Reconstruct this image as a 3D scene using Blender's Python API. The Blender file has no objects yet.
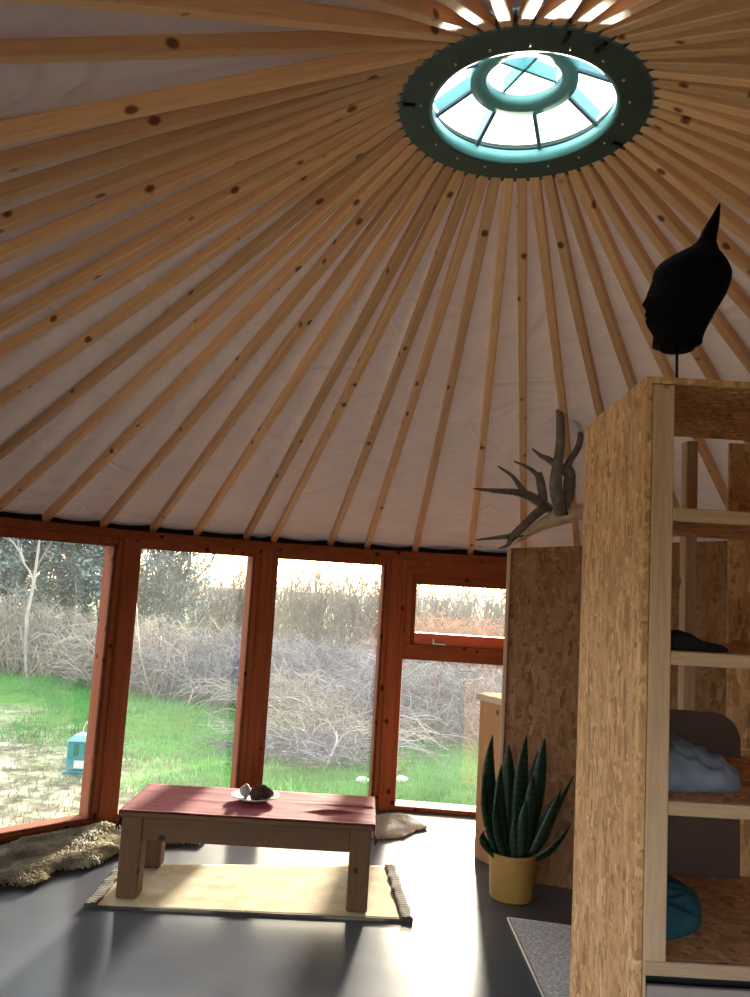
import bpy, math, random
import numpy as np
from mathutils import Vector, Matrix, noise
random.seed(7); RNG = np.random.default_rng(7)
PI = math.pi; R_ = math.radians
scene = bpy.context.scene
COL = scene.collection

# ------------------------------------------------------------------ camera
F, PITCH, ROLL, EYE = 784.6, .113, .0588, 1.6
_f = np.array([0, math.cos(PITCH), math.sin(PITCH)]); _u = np.array([0, -math.sin(PITCH), math.cos(PITCH)]); _r = np.array([1., 0, 0])
c_, s_ = math.cos(ROLL), math.sin(ROLL)
cr, cu = c_*_r + s_*_u, c_*_u - s_*_r
cd = bpy.data.cameras.new('camera'); cam = bpy.data.objects.new('camera', cd); COL.objects.link(cam)
cd.sensor_fit = 'VERTICAL'; cd.sensor_height = 36; cd.sensor_width = 27; cd.lens = F/997*36; cd.clip_start = .05; cd.clip_end = 500
M = Matrix.Identity(4)
for i in range(3):
    M[i][0], M[i][1], M[i][2] = cr[i], cu[i], -_f[i]
M[2][3] = EYE
cam.matrix_world = M; scene.camera = cam
def ray(u, v):
    return F*_f + (u-375)*cr - (v-498.5)*cu
def py(u, v, y):                                   # point of the plane Y = y seen at that place of the photo
    d = ray(u, v); return Vector(d*(y/d[1])) + Vector((0, 0, EYE))
def pz(u, v, z=0.):                                # point of the plane Z = z
    d = ray(u, v); return Vector(d*((z-EYE)/d[2])) + Vector((0, 0, EYE))

# ------------------------------------------------------------------ yurt measures
CX, CY, RAD = .4447, 2.6219, 3.344
ZG, ZP = 1.786, 1.885                              # top of glass, top of wall plate
RO, RI, ZR = .437, .334, 3.304                     # crown ring
def cyl(az, r, z): return Vector((CX + r*math.sin(R_(az)), CY + r*math.cos(R_(az)), z))

# ------------------------------------------------------------------ objects
def tag(o, label=None, cat=None, group=None, kind=None):
    if label: o['label'] = label
    if cat: o['category'] = cat
    if group: o['group'] = group
    if kind: o['kind'] = kind
    return o
def empty(name, loc, label, cat, group=None, kind=None):
    o = bpy.data.objects.new(name, None); COL.objects.link(o); o.location = loc; o.empty_display_size = .1
    return tag(o, label, cat, group, kind)
class MB:
    def __init__(s): s.v = []; s.f = []; s.sm = []
    def add(s, v, f, smooth=False):
        n = len(s.v); s.v += [tuple(p) for p in v]; s.f += [tuple(i+n for i in q) for q in f]; s.sm += [smooth]*len(f); return s
    def box(s, a, b, rot=None, ch=.0):
        """axis-aligned chamfered box from corner a to corner b"""
        a, b = Vector(a), Vector(b)
        c = (a+b)/2; h = (b-a)/2
        return s.obox(c, (1, 0, 0), (0, 1, 0), (0, 0, 1), h.x, h.y, h.z, ch)
    def obox(s, c, X, Y, Z, hx, hy, hz, ch=.0):
        c, X, Y, Z = Vector(c), Vector(X), Vector(Y), Vector(Z)
        if ch <= 0 or min(hx, hy, hz) <= ch:
            vs = [c + X*hx*i + Y*hy*j + Z*hz*k for i in (-1, 1) for j in (-1, 1) for k in (-1, 1)]
            return s.add(vs, [(0, 1, 3, 2), (4, 6, 7, 5), (0, 4, 5, 1), (2, 3, 7, 6), (0, 2, 6, 4), (1, 5, 7, 3)])
        vs = []; idx = {}
        H = (hx, hy, hz)
        for i in (-1, 1):
            for j in (-1, 1):
                for k in (-1, 1):
                    for ax in range(3):
                        d = [i*(hx-ch), j*(hy-ch), k*(hz-ch)]
                        d[ax] = (i, j, k)[ax]*H[ax]
                        idx[(i, j, k, ax)] = len(vs); vs.append(c + X*d[0] + Y*d[1] + Z*d[2])
        fs = []
        for i in (-1, 1):
            q = [idx[(i, j, k, 0)] for j, k in ((-1, -1), (1, -1), (1, 1), (-1, 1))]; fs.append(q if i > 0 else q[::-1])
            q = [idx[(j, i, k, 1)] for j, k in ((-1, -1), (-1, 1), (1, 1), (1, -1))]; fs.append(q if i > 0 else q[::-1])
            q = [idx[(j, k, i, 2)] for j, k in ((-1, -1), (1, -1), (1, 1), (-1, 1))]; fs.append(q if i > 0 else q[::-1])
        for i in (-1, 1):
            for j in (-1, 1):
                for (a1, a2, mk) in ((0, 1, lambda i, j, k: (i, j, k)), (0, 2, lambda i, j, k: (i, k, j)), (1, 2, lambda i, j, k: (k, i, j))):
                    fs.append([idx[mk(i, j, -1)+(a1,)], idx[mk(i, j, -1)+(a2,)], idx[mk(i, j, 1)+(a2,)], idx[mk(i, j, 1)+(a1,)]])
        for i in (-1, 1):
            for j in (-1, 1):
                for k in (-1, 1):
                    fs.append([idx[(i, j, k, 0)], idx[(i, j, k, 1)], idx[(i, j, k, 2)]])
        return s.add(vs, fs)
    def bar(s, p, q, w, h, up=(0, 0, 1), ch=.0):
        """straight timber from p to q, w across, h along up"""
        p, q = Vector(p), Vector(q); X = (q-p); L = X.length; X = X/L
        Y = Vector(up).cross(X).normalized(); Z = X.cross(Y)
        return s.obox((p+q)/2, X, Y, Z, L/2, w/2, h/2, ch)
    def tube(s, pts, rad, n=10, cap=True, flat=None):
        pts = [Vector(p) for p in pts]; m = len(pts)
        if not hasattr(rad, '__len__'): rad = [rad]*m
        t0 = (pts[1]-pts[0]).normalized(); a = t0.orthogonal().normalized(); vs = []; 
        for i, p in enumerate(pts):
            t = (pts[min(i+1, m-1)] - pts[max(i-1, 0)]).normalized()
            a = (a - t*a.dot(t)).normalized(); b = t.cross(a)
            for k in range(n):
                th = 2*PI*k/n; vs.append(p + (a*math.cos(th) + b*math.sin(th))*rad[i])
        fs = [(i*n+k, i*n+(k+1) % n, (i+1)*n+(k+1) % n, (i+1)*n+k) for i in range(m-1) for k in range(n)]
        if cap: fs += [tuple(range(n))[::-1], tuple(range((m-1)*n, m*n))]
        return s.add(vs, fs, True)
    def lathe(s, prof, c=(0, 0, 0), n=48, closed=False):
        """prof: (r, z) pairs"""
        c = Vector(c); m = len(prof)
        vs = [c + Vector((r*math.cos(2*PI*k/n), r*math.sin(2*PI*k/n), z)) for r, z in prof for k in range(n)]
        fs = [(i*n+k, i*n+(k+1) % n, (i+1)*n+(k+1) % n, (i+1)*n+k) for i in range(m-1) for k in range(n)]
        if closed: fs += [((m-1)*n+k, (m-1)*n+(k+1) % n, (k+1) % n, k) for k in range(n)]
        return s.add(vs, fs, True)
    def loft(s, rings, cap=True):
        n = len(rings[0]); m = len(rings)
        vs = [p for r in rings for p in r]
        fs = [(i*n+k, i*n+(k+1) % n, (i+1)*n+(k+1) % n, (i+1)*n+k) for i in range(m-1) for k in range(n)]
        if cap: fs += [tuple(range(n))[::-1], tuple(range((m-1)*n, m*n))]
        return s.add(vs, fs, True)
    def grid(s, fn, nu, nv, smooth=True):
        vs = [fn(i/nu, j/nv) for j in range(nv+1) for i in range(nu+1)]
        fs = [(j*(nu+1)+i, j*(nu+1)+i+1, (j+1)*(nu+1)+i+1, (j+1)*(nu+1)+i) for j in range(nv) for i in range(nu)]
        return s.add(vs, fs, smooth)
    def build(s, name, mat, parent=None, origin=None):
        """one mesh object; vertices in world space, the object's origin at the parent's place or at origin"""
        o0 = Vector(parent_origin(parent)) if parent is not None else Vector(origin if origin is not None else (0, 0, 0))
        me = bpy.data.meshes.new(name); me.from_pydata([tuple(Vector(v)-o0) for v in s.v], [], s.f); me.update()
        import bmesh
        bm = bmesh.new(); bm.from_mesh(me); bmesh.ops.recalc_face_normals(bm, faces=bm.faces); bm.to_mesh(me); bm.free()
        me.polygons.foreach_set('use_smooth', s.sm)
        me.materials.append(mat)
        o = bpy.data.objects.new(name, me); COL.objects.link(o)
        if parent is not None: o.parent = parent
        else: o.location = o0
        return o
def parent_origin(p):
    v = Vector(p.location)
    while p.parent is not None: p = p.parent; v = v + p.location
    return v
def raw_mesh(name, V, Fq, mat, origin=(0, 0, 0), parent=None, smooth=False):
    V = np.asarray(V, np.float32) - np.asarray(parent_origin(parent) if parent is not None else origin, np.float32); Fq = np.asarray(Fq, np.int32)
    me = bpy.data.meshes.new(name); k = Fq.shape[1]
    me.vertices.add(len(V)); me.vertices.foreach_set('co', V.ravel())
    me.loops.add(Fq.size); me.loops.foreach_set('vertex_index', Fq.ravel())
    me.polygons.add(len(Fq)); me.polygons.foreach_set('loop_start', np.arange(0, Fq.size, k, dtype=np.int32))
    me.update(calc_edges=True); me.validate()
    if smooth: me.polygons.foreach_set('use_smooth', np.ones(len(Fq), bool))
    me.materials.append(mat)
    o = bpy.data.objects.new(name, me); COL.objects.link(o)
    if parent is not None: o.parent = parent
    else: o.location = origin
    return o
def tubes_np(paths, radii, sides=3):
    """paths (N,S,3), radii (N,S) -> verts, quads of N thin tubes"""
    N, S, _ = paths.shape
    t = np.gradient(paths, axis=1); t /= np.linalg.norm(t, axis=2, keepdims=True)+1e-9
    ref = RNG.normal(size=(N, 1, 3)); a = np.cross(t, ref); a /= np.linalg.norm(a, axis=2, keepdims=True)+1e-9
    b = np.cross(t, a); th = np.arange(sides)*2*PI/sides
    V = paths[:, :, None, :] + radii[:, :, None, None]*(a[:, :, None, :]*np.cos(th)[None, None, :, None] + b[:, :, None, :]*np.sin(th)[None, None, :, None])
    idx = np.arange(N*S*sides).reshape(N, S, sides); nx = np.roll(idx, -1, axis=2)
    Q = np.stack([idx[:, :-1], nx[:, :-1], nx[:, 1:], idx[:, 1:]], -1).reshape(-1, 4)
    return V.reshape(-1, 3), Q

# ------------------------------------------------------------------ materials
def node_mat(name):
    m = bpy.data.materials.new(name); m.use_nodes = True; nt = m.node_tree; nt.nodes.clear()
    out = nt.nodes.new('ShaderNodeOutputMaterial'); return m, nt, out
class NT:
    def __init__(s, nt): s.nt = nt
    def n(s, t, **k):
        x = s.nt.nodes.new(t)
        ins = k.pop('ins', {})
        for a, b in k.items(): setattr(x, a, b)
        for a, b in ins.items():
            if isinstance(b, bpy.types.NodeSocket): s.nt.links.new(b, x.inputs[a])
            else: x.inputs[a].default_value = b
        return x
    def l(s, a, b): s.nt.links.new(a, b)
    def ramp(s, fac, stops, interp='LINEAR'):
        r = s.n('ShaderNodeValToRGB'); r.color_ramp.interpolation = interp
        e = r.color_ramp.elements
        while len(e) < len(stops): e.new(.5)
        for x, (p, c) in zip(e, stops): x.position = p; x.color = (*c, 1) if len(c) == 3 else c
        s.l(fac, r.inputs[0]); return r.outputs[0]
    def mix(s, fac, a, b, mode='MIX'):
        x = s.n('ShaderNodeMix', data_type='RGBA', blend_type=mode)
        for k, v in ((0, fac), (6, a), (7, b)):
            if isinstance(v, bpy.types.NodeSocket): s.l(v, x.inputs[k])
            else: x.inputs[k].default_value = v if k == 0 else ((*v, 1) if len(v) == 3 else v)
        return x.outputs[2]
    def coords(s, scale=(1, 1, 1), rot=(0, 0, 0), rnd=False):
        tc = s.n('ShaderNodeTexCoord'); mp = s.n('ShaderNodeMapping'); mp.inputs['Scale'].default_value = scale; mp.inputs['Rotation'].default_value = rot
        src = tc.outputs['Object']
        if rnd:
            oi = s.n('ShaderNodeObjectInfo'); ml = s.n('ShaderNodeMath', operation='MULTIPLY'); s.l(oi.outputs['Random'], ml.inputs[0]); ml.inputs[1].default_value = 37.
            va = s.n('ShaderNodeVectorMath', operation='ADD'); s.l(src, va.inputs[0]); s.l(ml.outputs[0], va.inputs[1]); src = va.outputs[0]
        s.l(src, mp.inputs['Vector']); return mp.outputs[0]
    def noise(s, vec, scale=5., detail=4., rough=.55, dist=0.):
        x = s.n('ShaderNodeTexNoise', ins={'Scale': scale, 'Detail': detail, 'Roughness': rough, 'Distortion': dist}); s.l(vec, x.inputs['Vector']); return x.outputs[0]
    def bsdf(s, out, color, rough=.6, bump=None, bstr=.2, bdist=.01, spec=.5, **kw):
        b = s.n('ShaderNodeBsdfPrincipled')
        for k, v in (('Base Color', color), ('Roughness', rough)):
            if isinstance(v, bpy.types.NodeSocket): s.l(v, b.inputs[k])
            else: b.inputs[k].default_value = (*v, 1) if hasattr(v, '__len__') and len(v) == 3 else v
        b.inputs['Specular IOR Level'].default_value = spec
        for k, v in kw.items(): b.inputs[k].default_value = v
        if bump is not None:
            bp = s.n('ShaderNodeBump', ins={'Strength': bstr, 'Distance': bdist}); s.l(bump, bp.inputs['Height']); s.l(bp.outputs[0], b.inputs['Normal'])
        s.l(b.outputs[0], out.inputs['Surface']); return b
def wood(name, base, dark, axis=0, rough=.55, knots=True, grain=1., rnd=True, vary=.25, spec=.4):
    """timber with grain along local axis 0, 1 or 2, and knots"""
    m, nt, out = node_mat(name); g = NT(nt)
    sc = [14, 14, 14]; sc[axis] = .9
    v = g.coords(tuple(sc), rnd=rnd)
    n1 = g.noise(v, 1.6*grain, 5, .6, .6)
    col = g.ramp(n1, [(.3, dark), (.62, base)])
    n3 = g.noise(v, 9*grain, 3, .6)
    col = g.mix(.35, col, g.ramp(n3, [(.3, tuple(x*.6 for x in base)), (.7, tuple(min(1, x*1.15) for x in base))]))
    if knots:
        kc = [9, 9, 9]; kc[axis] = 7.0
        vo = g.n('ShaderNodeTexVoronoi', ins={'Scale': 1.0}); g.l(g.coords(tuple(kc), rnd=rnd), vo.inputs['Vector'])
        k = g.ramp(vo.outputs['Distance'], [(.10, (1, 1, 1)), (.17, (0, 0, 0))])
        col = g.mix(k, col, (dark[0]*.26, dark[1]*.17, dark[2]*.13))
    if rnd and vary:
        oi = g.n('ShaderNodeObjectInfo'); mr = g.n('ShaderNodeMapRange', ins={3: 1-vary, 4: 1+vary*.5}); g.l(oi.outputs['Random'], mr.inputs[0])
        col = g.mix(1., col, mr.outputs[0], 'MULTIPLY')
    g.bsdf(out, col, rough, n3, .12, .004, spec); return m
def osb(name, tint=(1, 1, 1)):
    m, nt, out = node_mat(name); g = NT(nt)
    cols = []; heights = []
    for sc, rot in (((46, 46, 9), (.25, .2, .3)), ((40, 40, 12), (-.5, .5, -.4)), ((14, 40, 40), (.3, .5, .9))):
        vo = g.n('ShaderNodeTexVoronoi', ins={'Scale': 1.0, 'Randomness': 1.0}); v = g.coords(sc, rot)
        nz = g.n('ShaderNodeTexNoise', ins={'Scale': .6, 'Detail': 2}); g.l(v, nz.inputs['Vector'])
        va = g.n('ShaderNodeVectorMath', operation='ADD'); g.l(v, va.inputs[0]); g.l(nz.outputs[1], va.inputs[1]); g.l(va.outputs[0], vo.inputs['Vector'])
        sep = g.n('ShaderNodeSeparateColor'); g.l(vo.outputs['Color'], sep.inputs[0])
        cols.append(g.ramp(sep.outputs[0], [(0, (.30, .165, .07)), (.12, (.43, .25, .11)), (.5, (.55, .34, .165)), (.85, (.64, .42, .22)), (1, (.74, .53, .30))])); heights.append(sep.outputs[1])
    pick = g.noise(g.coords((1, 1, 1)), 18, 2, .5)
    a = g.mix(g.ramp(pick, [(.46, (0, 0, 0)), (.5, (1, 1, 1))]), cols[0], cols[1])
    pick2 = g.noise(g.coords((1, 1, 1), (1, 2, 3)), 22, 2, .5)
    a = g.mix(g.ramp(pick2, [(.56, (0, 0, 0)), (.6, (1, 1, 1))]), a, cols[2])
    spk = g.noise(g.coords((160, 160, 45)), 1., 2, .5)
    a = g.mix(g.ramp(spk, [(.64, (0, 0, 0)), (.72, (.75, .75, .75))]), a, (.22, .11, .045))
    a = g.mix(1., a, tint, 'MULTIPLY')
    g.bsdf(out, a, .62, heights[0], .12, .002, .35); return m
def plain(name, col, rough=.6, var=.15, scale=12, bump=.1, metal=0., spec=.5, bdist=.004, **kw):
    m, nt, out = node_mat(name); g = NT(nt)
    n = g.noise(g.coords(), scale, 4)
    c = g.ramp(n, [(.3, tuple(x*(1-var) for x in col)), (.7, tuple(min(1, x*(1+var)) for x in col))])
    g.bsdf(out, c, rough, n, bump, bdist, spec, Metallic=metal, **kw); return m
def woven(name, col, col2, scale=140, rough=.9, bump=.4, stripes=None):
    m, nt, out = node_mat(name); g = NT(nt); v = g.coords()
    w1 = g.n('ShaderNodeTexWave', wave_type='BANDS', bands_direction='X', ins={'Scale': scale, 'Distortion': 1.5, 'Detail': 2}); g.l(v, w1.inputs['Vector'])
    w2 = g.n('ShaderNodeTexWave', wave_type='BANDS', bands_direction='Y', ins={'Scale': scale, 'Distortion': 1.5, 'Detail': 2}); g.l(v, w2.inputs['Vector'])
    mm = g.n('ShaderNodeMath', operation='MULTIPLY'); g.l(w1.outputs[1], mm.inputs[0]); g.l(w2.outputs[1], mm.inputs[1])
    n = g.noise(v, 7, 5, .65)
    c = g.mix(g.ramp(n, [(.35, (0, 0, 0)), (.7, (1, 1, 1))]), col, col2)
    c = g.mix(.35, c, g.mix(mm.outputs[0], tuple(x*.45 for x in col), col))
    if stripes:
        w = g.n('ShaderNodeTexWave', wave_type='BANDS', bands_direction='Y', ins={'Scale': stripes[0], 'Distortion': .4, 'Detail': 2}); g.l(v, w.inputs['Vector'])
        c = g.mix(g.ramp(w.outputs[1], [(.6, (0, 0, 0)), (.8, (.55, .55, .55))]), c, stripes[1])
    g.bsdf(out, c, rough, mm.outputs[0], bump, .002, .2); return m
MAT = {}
MAT['pine'] = wood('pine', (.95, .57, .31), (.82, .43, .21), 0, .55)
MAT['pine_z'] = wood('pine_z', (.74, .48, .31), (.56, .34, .21), 2, .6)
MAT['pine_x'] = wood('pine_x', (.74, .48, .31), (.56, .34, .21), 0, .6)
MAT['cedar_z'] = wood('cedar_z', (.36, .10, .04), (.21, .05, .02), 2, .6, rnd=True, vary=.12, spec=.12)
MAT['cedar_x'] = wood('cedar_x', (.30, .085, .032), (.18, .045, .018), 0, .6, rnd=True, vary=.12, spec=.12)
MAT['daylit_rail'] = wood('daylit_red_rail', (.85, .14, .04), (.72, .10, .03), 0, .4, knots=False)  # daylight on the sash rail put into a brighter orange-red
MAT['table'] = wood('oak', (.14, .066, .028), (.09, .042, .018), 0, .7, rnd=False)
MAT['table_z'] = wood('oak_upright', (.16, .078, .033), (.10, .048, .02), 2, .7, rnd=True, vary=.1)
MAT['ply'] = wood('ply', (.62, .30, .12), (.50, .22, .08), 2, .5, rnd=False)
MAT['worktop'] = wood('worktop', (.78, .62, .42), (.68, .52, .34), 1, .4, knots=False, rnd=False)
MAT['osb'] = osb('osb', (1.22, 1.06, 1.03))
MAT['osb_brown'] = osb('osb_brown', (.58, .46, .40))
MAT['brownboard'] = plain('brown_board', (.085, .036, .026), .5, .15, 4)
MAT['ringboard'] = plain('ring_board', (.042, .075, .070), .55, .15, 9)
MAT['teal'] = plain('teal_rim', (.20, .52, .52), .45, .08, 6)
MAT['hubring'] = plain('hub_ring', (.16, .34, .33), .5, .08, 6)
MAT['bar'] = plain('glazing_bar', (.10, .16, .20), .4, .1, 6)
MAT['bolt'] = plain('bolt', (.6, .62, .6), .35, .05, 6, metal=.8)
MAT['black'] = plain('black_carving', (.004, .004, .005), .8, .3, 60, .6, bdist=.006, spec=.08)
MAT['blackmetal'] = plain('black_metal', (.015, .015, .017), .4, .1, 20, metal=.5)
MAT['blackcloth'] = plain('black_cloth', (.008, .008, .011), .9, .3, 40, .4)
MAT['dark'] = plain('slot_shade', (.012, .014, .018), .8, .2, 10)
MAT['pinkgrey'] = plain('pink_grey', (.40, .32, .30), .6, .08, 10)
MAT['antler'] = plain('antler', (.185, .155, .14), .6, .35, 26, .5, bdist=.006)
MAT['bone'] = plain('bone', (.66, .50, .36), .65, .2, 18, .3)
MAT['socket'] = plain('socket', (.06, .04, .03), .8, .2, 18)
MAT['pot'] = plain('pot', (.45, .25, .065), .4, .06, 6, .05)
MAT['soil'] = plain('soil', (.03, .02, .014), .95, .4, 60, .8)
MAT['bluecloth'] = plain('blue_cloth', (.24, .27, .37), .9, .2, 20, .3)
MAT['tealcloth'] = plain('teal_cloth', (.015, .085, .125), .9, .25, 20, .3)
MAT['plate'] = plain('plate', (.55, .50, .43), .3, .08, 20, .05)
MAT['cone'] = plain('cone', (.075, .035, .03), .7, .5, 60, .6)
MAT['stone'] = plain('stone_grey', (.30, .27, .28), .7, .3, 40, .4)
MAT['fringe'] = plain('fringe', (.07, .02, .025), .9, .2, 40)
MAT['furbase'] = plain('fur_base', (.55, .46, .37), .95, .4, 9)
MAT['binding'] = woven('binding', (.05, .04, .032), (.16, .125, .09), 30, .95, .5, stripes=(12, (.34, .29, .22)))
MAT['rug'] = woven('rug', (.66, .51, .31), (.88, .79, .61), 55, .95, .5)
MAT['greyrug'] = plain('grey_rug', (.74, .74, .77), .95, .35, 70, .9, bdist=.006, spec=.1)
MAT['maroon'] = woven('maroon_weave', (.30, .045, .065), (.42, .085, .115), 60, .85, .35, stripes=(5, (.25, .03, .05)))
MAT['edge'] = plain('runner_edge', (.55, .22, .25), .85, .1, 30)
MAT['crate'] = plain('crate_teal', (.05, .30, .33), .4, .12, 10)
MAT['crate_lid'] = plain('crate_lid', (.25, .52, .55), .35, .1, 10)
MAT['crate_dark'] = plain('crate_dark', (.02, .16, .12), .3, .2, 10)
MAT['white'] = plain('white_label', (.8, .82, .82), .5, .05, 10)
def leafy(name, col, var, sc=1.1):
    m, nt, out = node_mat(name); g = NT(nt); n = g.noise(g.coords(), sc, 4)
    c = g.ramp(n, [(.3, tuple(x*(1-var) for x in col)), (.7, tuple(min(.95, x*(1+var)) for x in col))])
    b = g.bsdf(out, c, .6, spec=.3); t = g.n('ShaderNodeBsdfTranslucent'); g.l(c, t.inputs[0]); mx = g.n('ShaderNodeMixShader', ins={0: .5})
    g.l(b.outputs[0], mx.inputs[1]); g.l(t.outputs[0], mx.inputs[2]); g.l(mx.outputs[0], out.inputs['Surface']); return m
MAT['fur'] = leafy('fur', (.78, .63, .49), .45, 8.); MAT['sunlitfur'] = leafy('sunlit_fur', (.90, .87, .83), .12, 8.)  # second fur: strong light on the small rug put into a near-white colour
MAT['grass'] = leafy('grass', (.15, .38, .11), .45)
MAT['straw'] = plain('straw', (.42, .40, .26), .8, .45, 1.4, 0)
MAT['bramble'] = plain('bramble_stem', (.44, .37, .30), .8, .45, 1.6, 0)
MAT['bramble_grey'] = plain('bramble_grey', (.27, .255, .27), .8, .5, 1.6, 0)
MAT['bracken'] = plain('bracken', (.60, .30, .18), .85, .35, 1.6, 0)
MAT['twig'] = plain('twig', (.27, .225, .19), .85, .4, 1.2, 0)
MAT['ivy'] = plain('hazed_ivy_leaf', (.25, .30, .29), .7, .5, 1.1, 0)  # bluish haze over the left trees mixed into the leaf colour
MAT['palewood'] = plain('pale_dead_wood', (.50, .44, .37), .8, .2, 6, 0)

m, nt, out = node_mat('canvas'); g = NT(nt); v = g.coords()
n1 = g.noise(g.coords((1, 1, 1)), 2.2, 5, .6, 1.2); n2 = g.noise(v, 300, 2)
col = g.ramp(n1, [(.3, (.63, .50, .46)), (.7, (.71, .565, .525))])
bs = g.bsdf(out, col, .9, g.noise(g.coords((1, 1, 3), (.3, .2, .5)), 2.2, 2, .4, 1.5), .9, .09, .15)
tr = g.n('ShaderNodeBsdfTranslucent', ins={'Color': (.55, .46, .42, 1)}); mx = g.n('ShaderNodeMixShader', ins={0: .02})
g.l(bs.outputs[0], mx.inputs[1]); g.l(tr.outputs[0], mx.inputs[2]); g.l(mx.outputs[0], out.inputs['Surface']); MAT['canvas'] = m

m, nt, out = node_mat('window_glass'); g = NT(nt)
fr = g.n('ShaderNodeFresnel', ins={'IOR': 1.45}); tp = g.n('ShaderNodeBsdfTransparent', ins={'Color': (.95, .97, .96, 1)}); gl = g.n('ShaderNodeBsdfGlossy', ins={'Roughness': .02})
mx = g.n('ShaderNodeMixShader'); g.l(fr.outputs[0], mx.inputs[0]); g.l(tp.outputs[0], mx.inputs[1]); g.l(gl.outputs[0], mx.inputs[2])
du = g.n('ShaderNodeBsdfTranslucent', ins={'Color': (.9, .92, .95, 1)}); m2 = g.n('ShaderNodeMixShader', ins={0: .011})   # haze over the outdoor view, mixed into the panes as a milky scatter
g.l(mx.outputs[0], m2.inputs[1]); g.l(du.outputs[0], m2.inputs[2]); g.l(m2.outputs[0], out.inputs['Surface']); MAT['glass'] = m
m, nt, out = node_mat('dome_acrylic'); g = NT(nt)
tl = g.n('ShaderNodeBsdfTranslucent', ins={'Color': (.93, .97, 1, 1)}); tp = g.n('ShaderNodeBsdfTransparent', ins={'Color': (.95, .98, 1, 1)})
mx = g.n('ShaderNodeMixShader', ins={0: .3}); g.l(tp.outputs[0], mx.inputs[1]); g.l(tl.outputs[0], mx.inputs[2]); g.l(mx.outputs[0], out.inputs['Surface']); MAT['dome'] = m

m, nt, out = node_mat('vinyl_floor'); g = NT(nt)
n1 = g.noise(g.coords(), 1.5, 5, .6); n2 = g.noise(g.coords(), 45, 3)
col = g.ramp(n1, [(.3, (.085, .090, .108)), (.7, (.115, .12, .14))])
rg = g.n('ShaderNodeMapRange', ins={1: .3, 2: .7, 3: .155, 4: .19}); g.l(n1, rg.inputs[0])
b = g.bsdf(out, col, .4, n2, .03, .001, .12); g.l(rg.outputs[0], b.inputs['Roughness']); MAT['floor'] = m

m, nt, out = node_mat('meadow'); g = NT(nt)
v = g.coords(); n1 = g.noise(v, .55, 6, .65); n2 = g.noise(v, 5, 6, .7)
green = g.ramp(n2, [(.3, (.06, .17, .03)), (.7, (.15, .33, .07))])
straw = g.ramp(n2, [(.36, (.07, .06, .045)), (.46, (.24, .22, .14)), (.56, (.50, .48, .32)), (.7, (.66, .64, .45))])
sp = g.n('ShaderNodeSeparateXYZ'); g.l(v, sp.inputs[0])
# worn straw ground near the yurt on the west side, green farther out and to the east
a1 = g.n('ShaderNodeMath', operation='MULTIPLY_ADD'); g.l(sp.outputs[0], a1.inputs[0]); a1.inputs[1].default_value = .9; g.l(sp.outputs[1], a1.inputs[2])
a2 = g.n('ShaderNodeMath', operation='MULTIPLY_ADD'); g.l(n1, a2.inputs[0]); a2.inputs[1].default_value = 4.5; g.l(a1.outputs[0], a2.inputs[2])
mr = g.n('ShaderNodeMapRange', ins={1: 6.9, 2: 8.6, 3: 0., 4: 1.}); g.l(a2.outputs[0], mr.inputs[0])
col = g.mix(mr.outputs[0], straw, green)
far = g.n('ShaderNodeMapRange', ins={1: 17., 2: 22., 3: 0., 4: 1.}); g.l(sp.outputs[1], far.inputs[0])
col = g.mix(far.outputs[0], col, (.17, .18, .09))
g.bsdf(out, col, .95, n2, .6, .04, .1); MAT['meadow'] = m

m, nt, out = node_mat('snake_leaf'); g = NT(nt)
w = g.n('ShaderNodeTexWave', wave_type='BANDS', bands_direction='Z', ins={'Scale': 9, 'Distortion': 6, 'Detail': 3, 'Detail Scale': 2}); g.l(g.coords(), w.inputs['Vector'])
g.bsdf(out, g.ramp(w.outputs[1], [(.3, (.006, .019, .009)), (.8, (.016, .050, .017))]), .35, None, spec=.5); MAT['leaf'] = m

# ------------------------------------------------------------------ floor, ground
o = MB().lathe([(.001, -.08), (RAD+.12, -.08), (RAD+.12, 0), (.001, 0)], (CX, CY, 0), 126).build('floor', MAT['floor'])
tag(o, 'dark grey vinyl floor of the round room', 'floor', None, 'structure'); 
for p in o.data.polygons: p.use_smooth = False
GZ = -.12
def gh(x, y):
    d = math.hypot(x-CX, y-CY)
    k = min(1, max(0, (d-3.8)/4))
    return GZ + k*(.10*noise.noise((x*.25, y*.25, 3)) + .03*noise.noise((x*1.1, y*1.1, 9)))
mb = MB()
def gfn(u, v):
    r = 3.2 + 1.0*u*6 + 240*max(0, u-.15)**3.0; a = v*2*PI
    x, y = CX + r*math.cos(a), CY + r*math.sin(a); return (x, y, gh(x, y))
mb.grid(gfn, 80, 160)
tag(mb.build('ground', MAT['meadow']), 'meadow ground outside the windows, green with worn straw patches', 'ground', None, 'structure')

# ------------------------------------------------------------------ windows, posts, plate
STEP = 16.96; A1 = -38.2
azp = [A1 + STEP*i for i in range(-1, 3)]                  # -55.2, -38.2, -21.3, -4.3
azp.append(A1 + STEP*3)                                     # 12.7
full = [A1 + STEP*3 + (360 - 4*STEP)/17*i for i in range(18)]   # from 12.7 round the back to -55.2
ring_az = azp + full[1:-1]
NP = len(ring_az)
ordn = ['first', 'second', 'third', 'fourth', 'fifth', 'sixth', 'seventh', 'eighth', 'ninth', 'tenth', 'eleventh', 'twelfth', 'thirteenth', 'fourteenth', 'fifteenth',
        'sixteenth', 'seventeenth', 'eighteenth', 'nineteenth', 'twentieth', 'twenty-first', 'twenty-second', 'twenty-third', 'twenty-fourth', 'twenty-fifth', 'twenty-sixth', 'twenty-seventh', 'twenty-eighth']
def radial(az): return Vector((math.sin(R_(az)), math.cos(R_(az)), 0))
trim_n = [0]
def trim():
    trim_n[0] += 1; return 'trim_%d' % trim_n[0]
PW = .085
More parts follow.
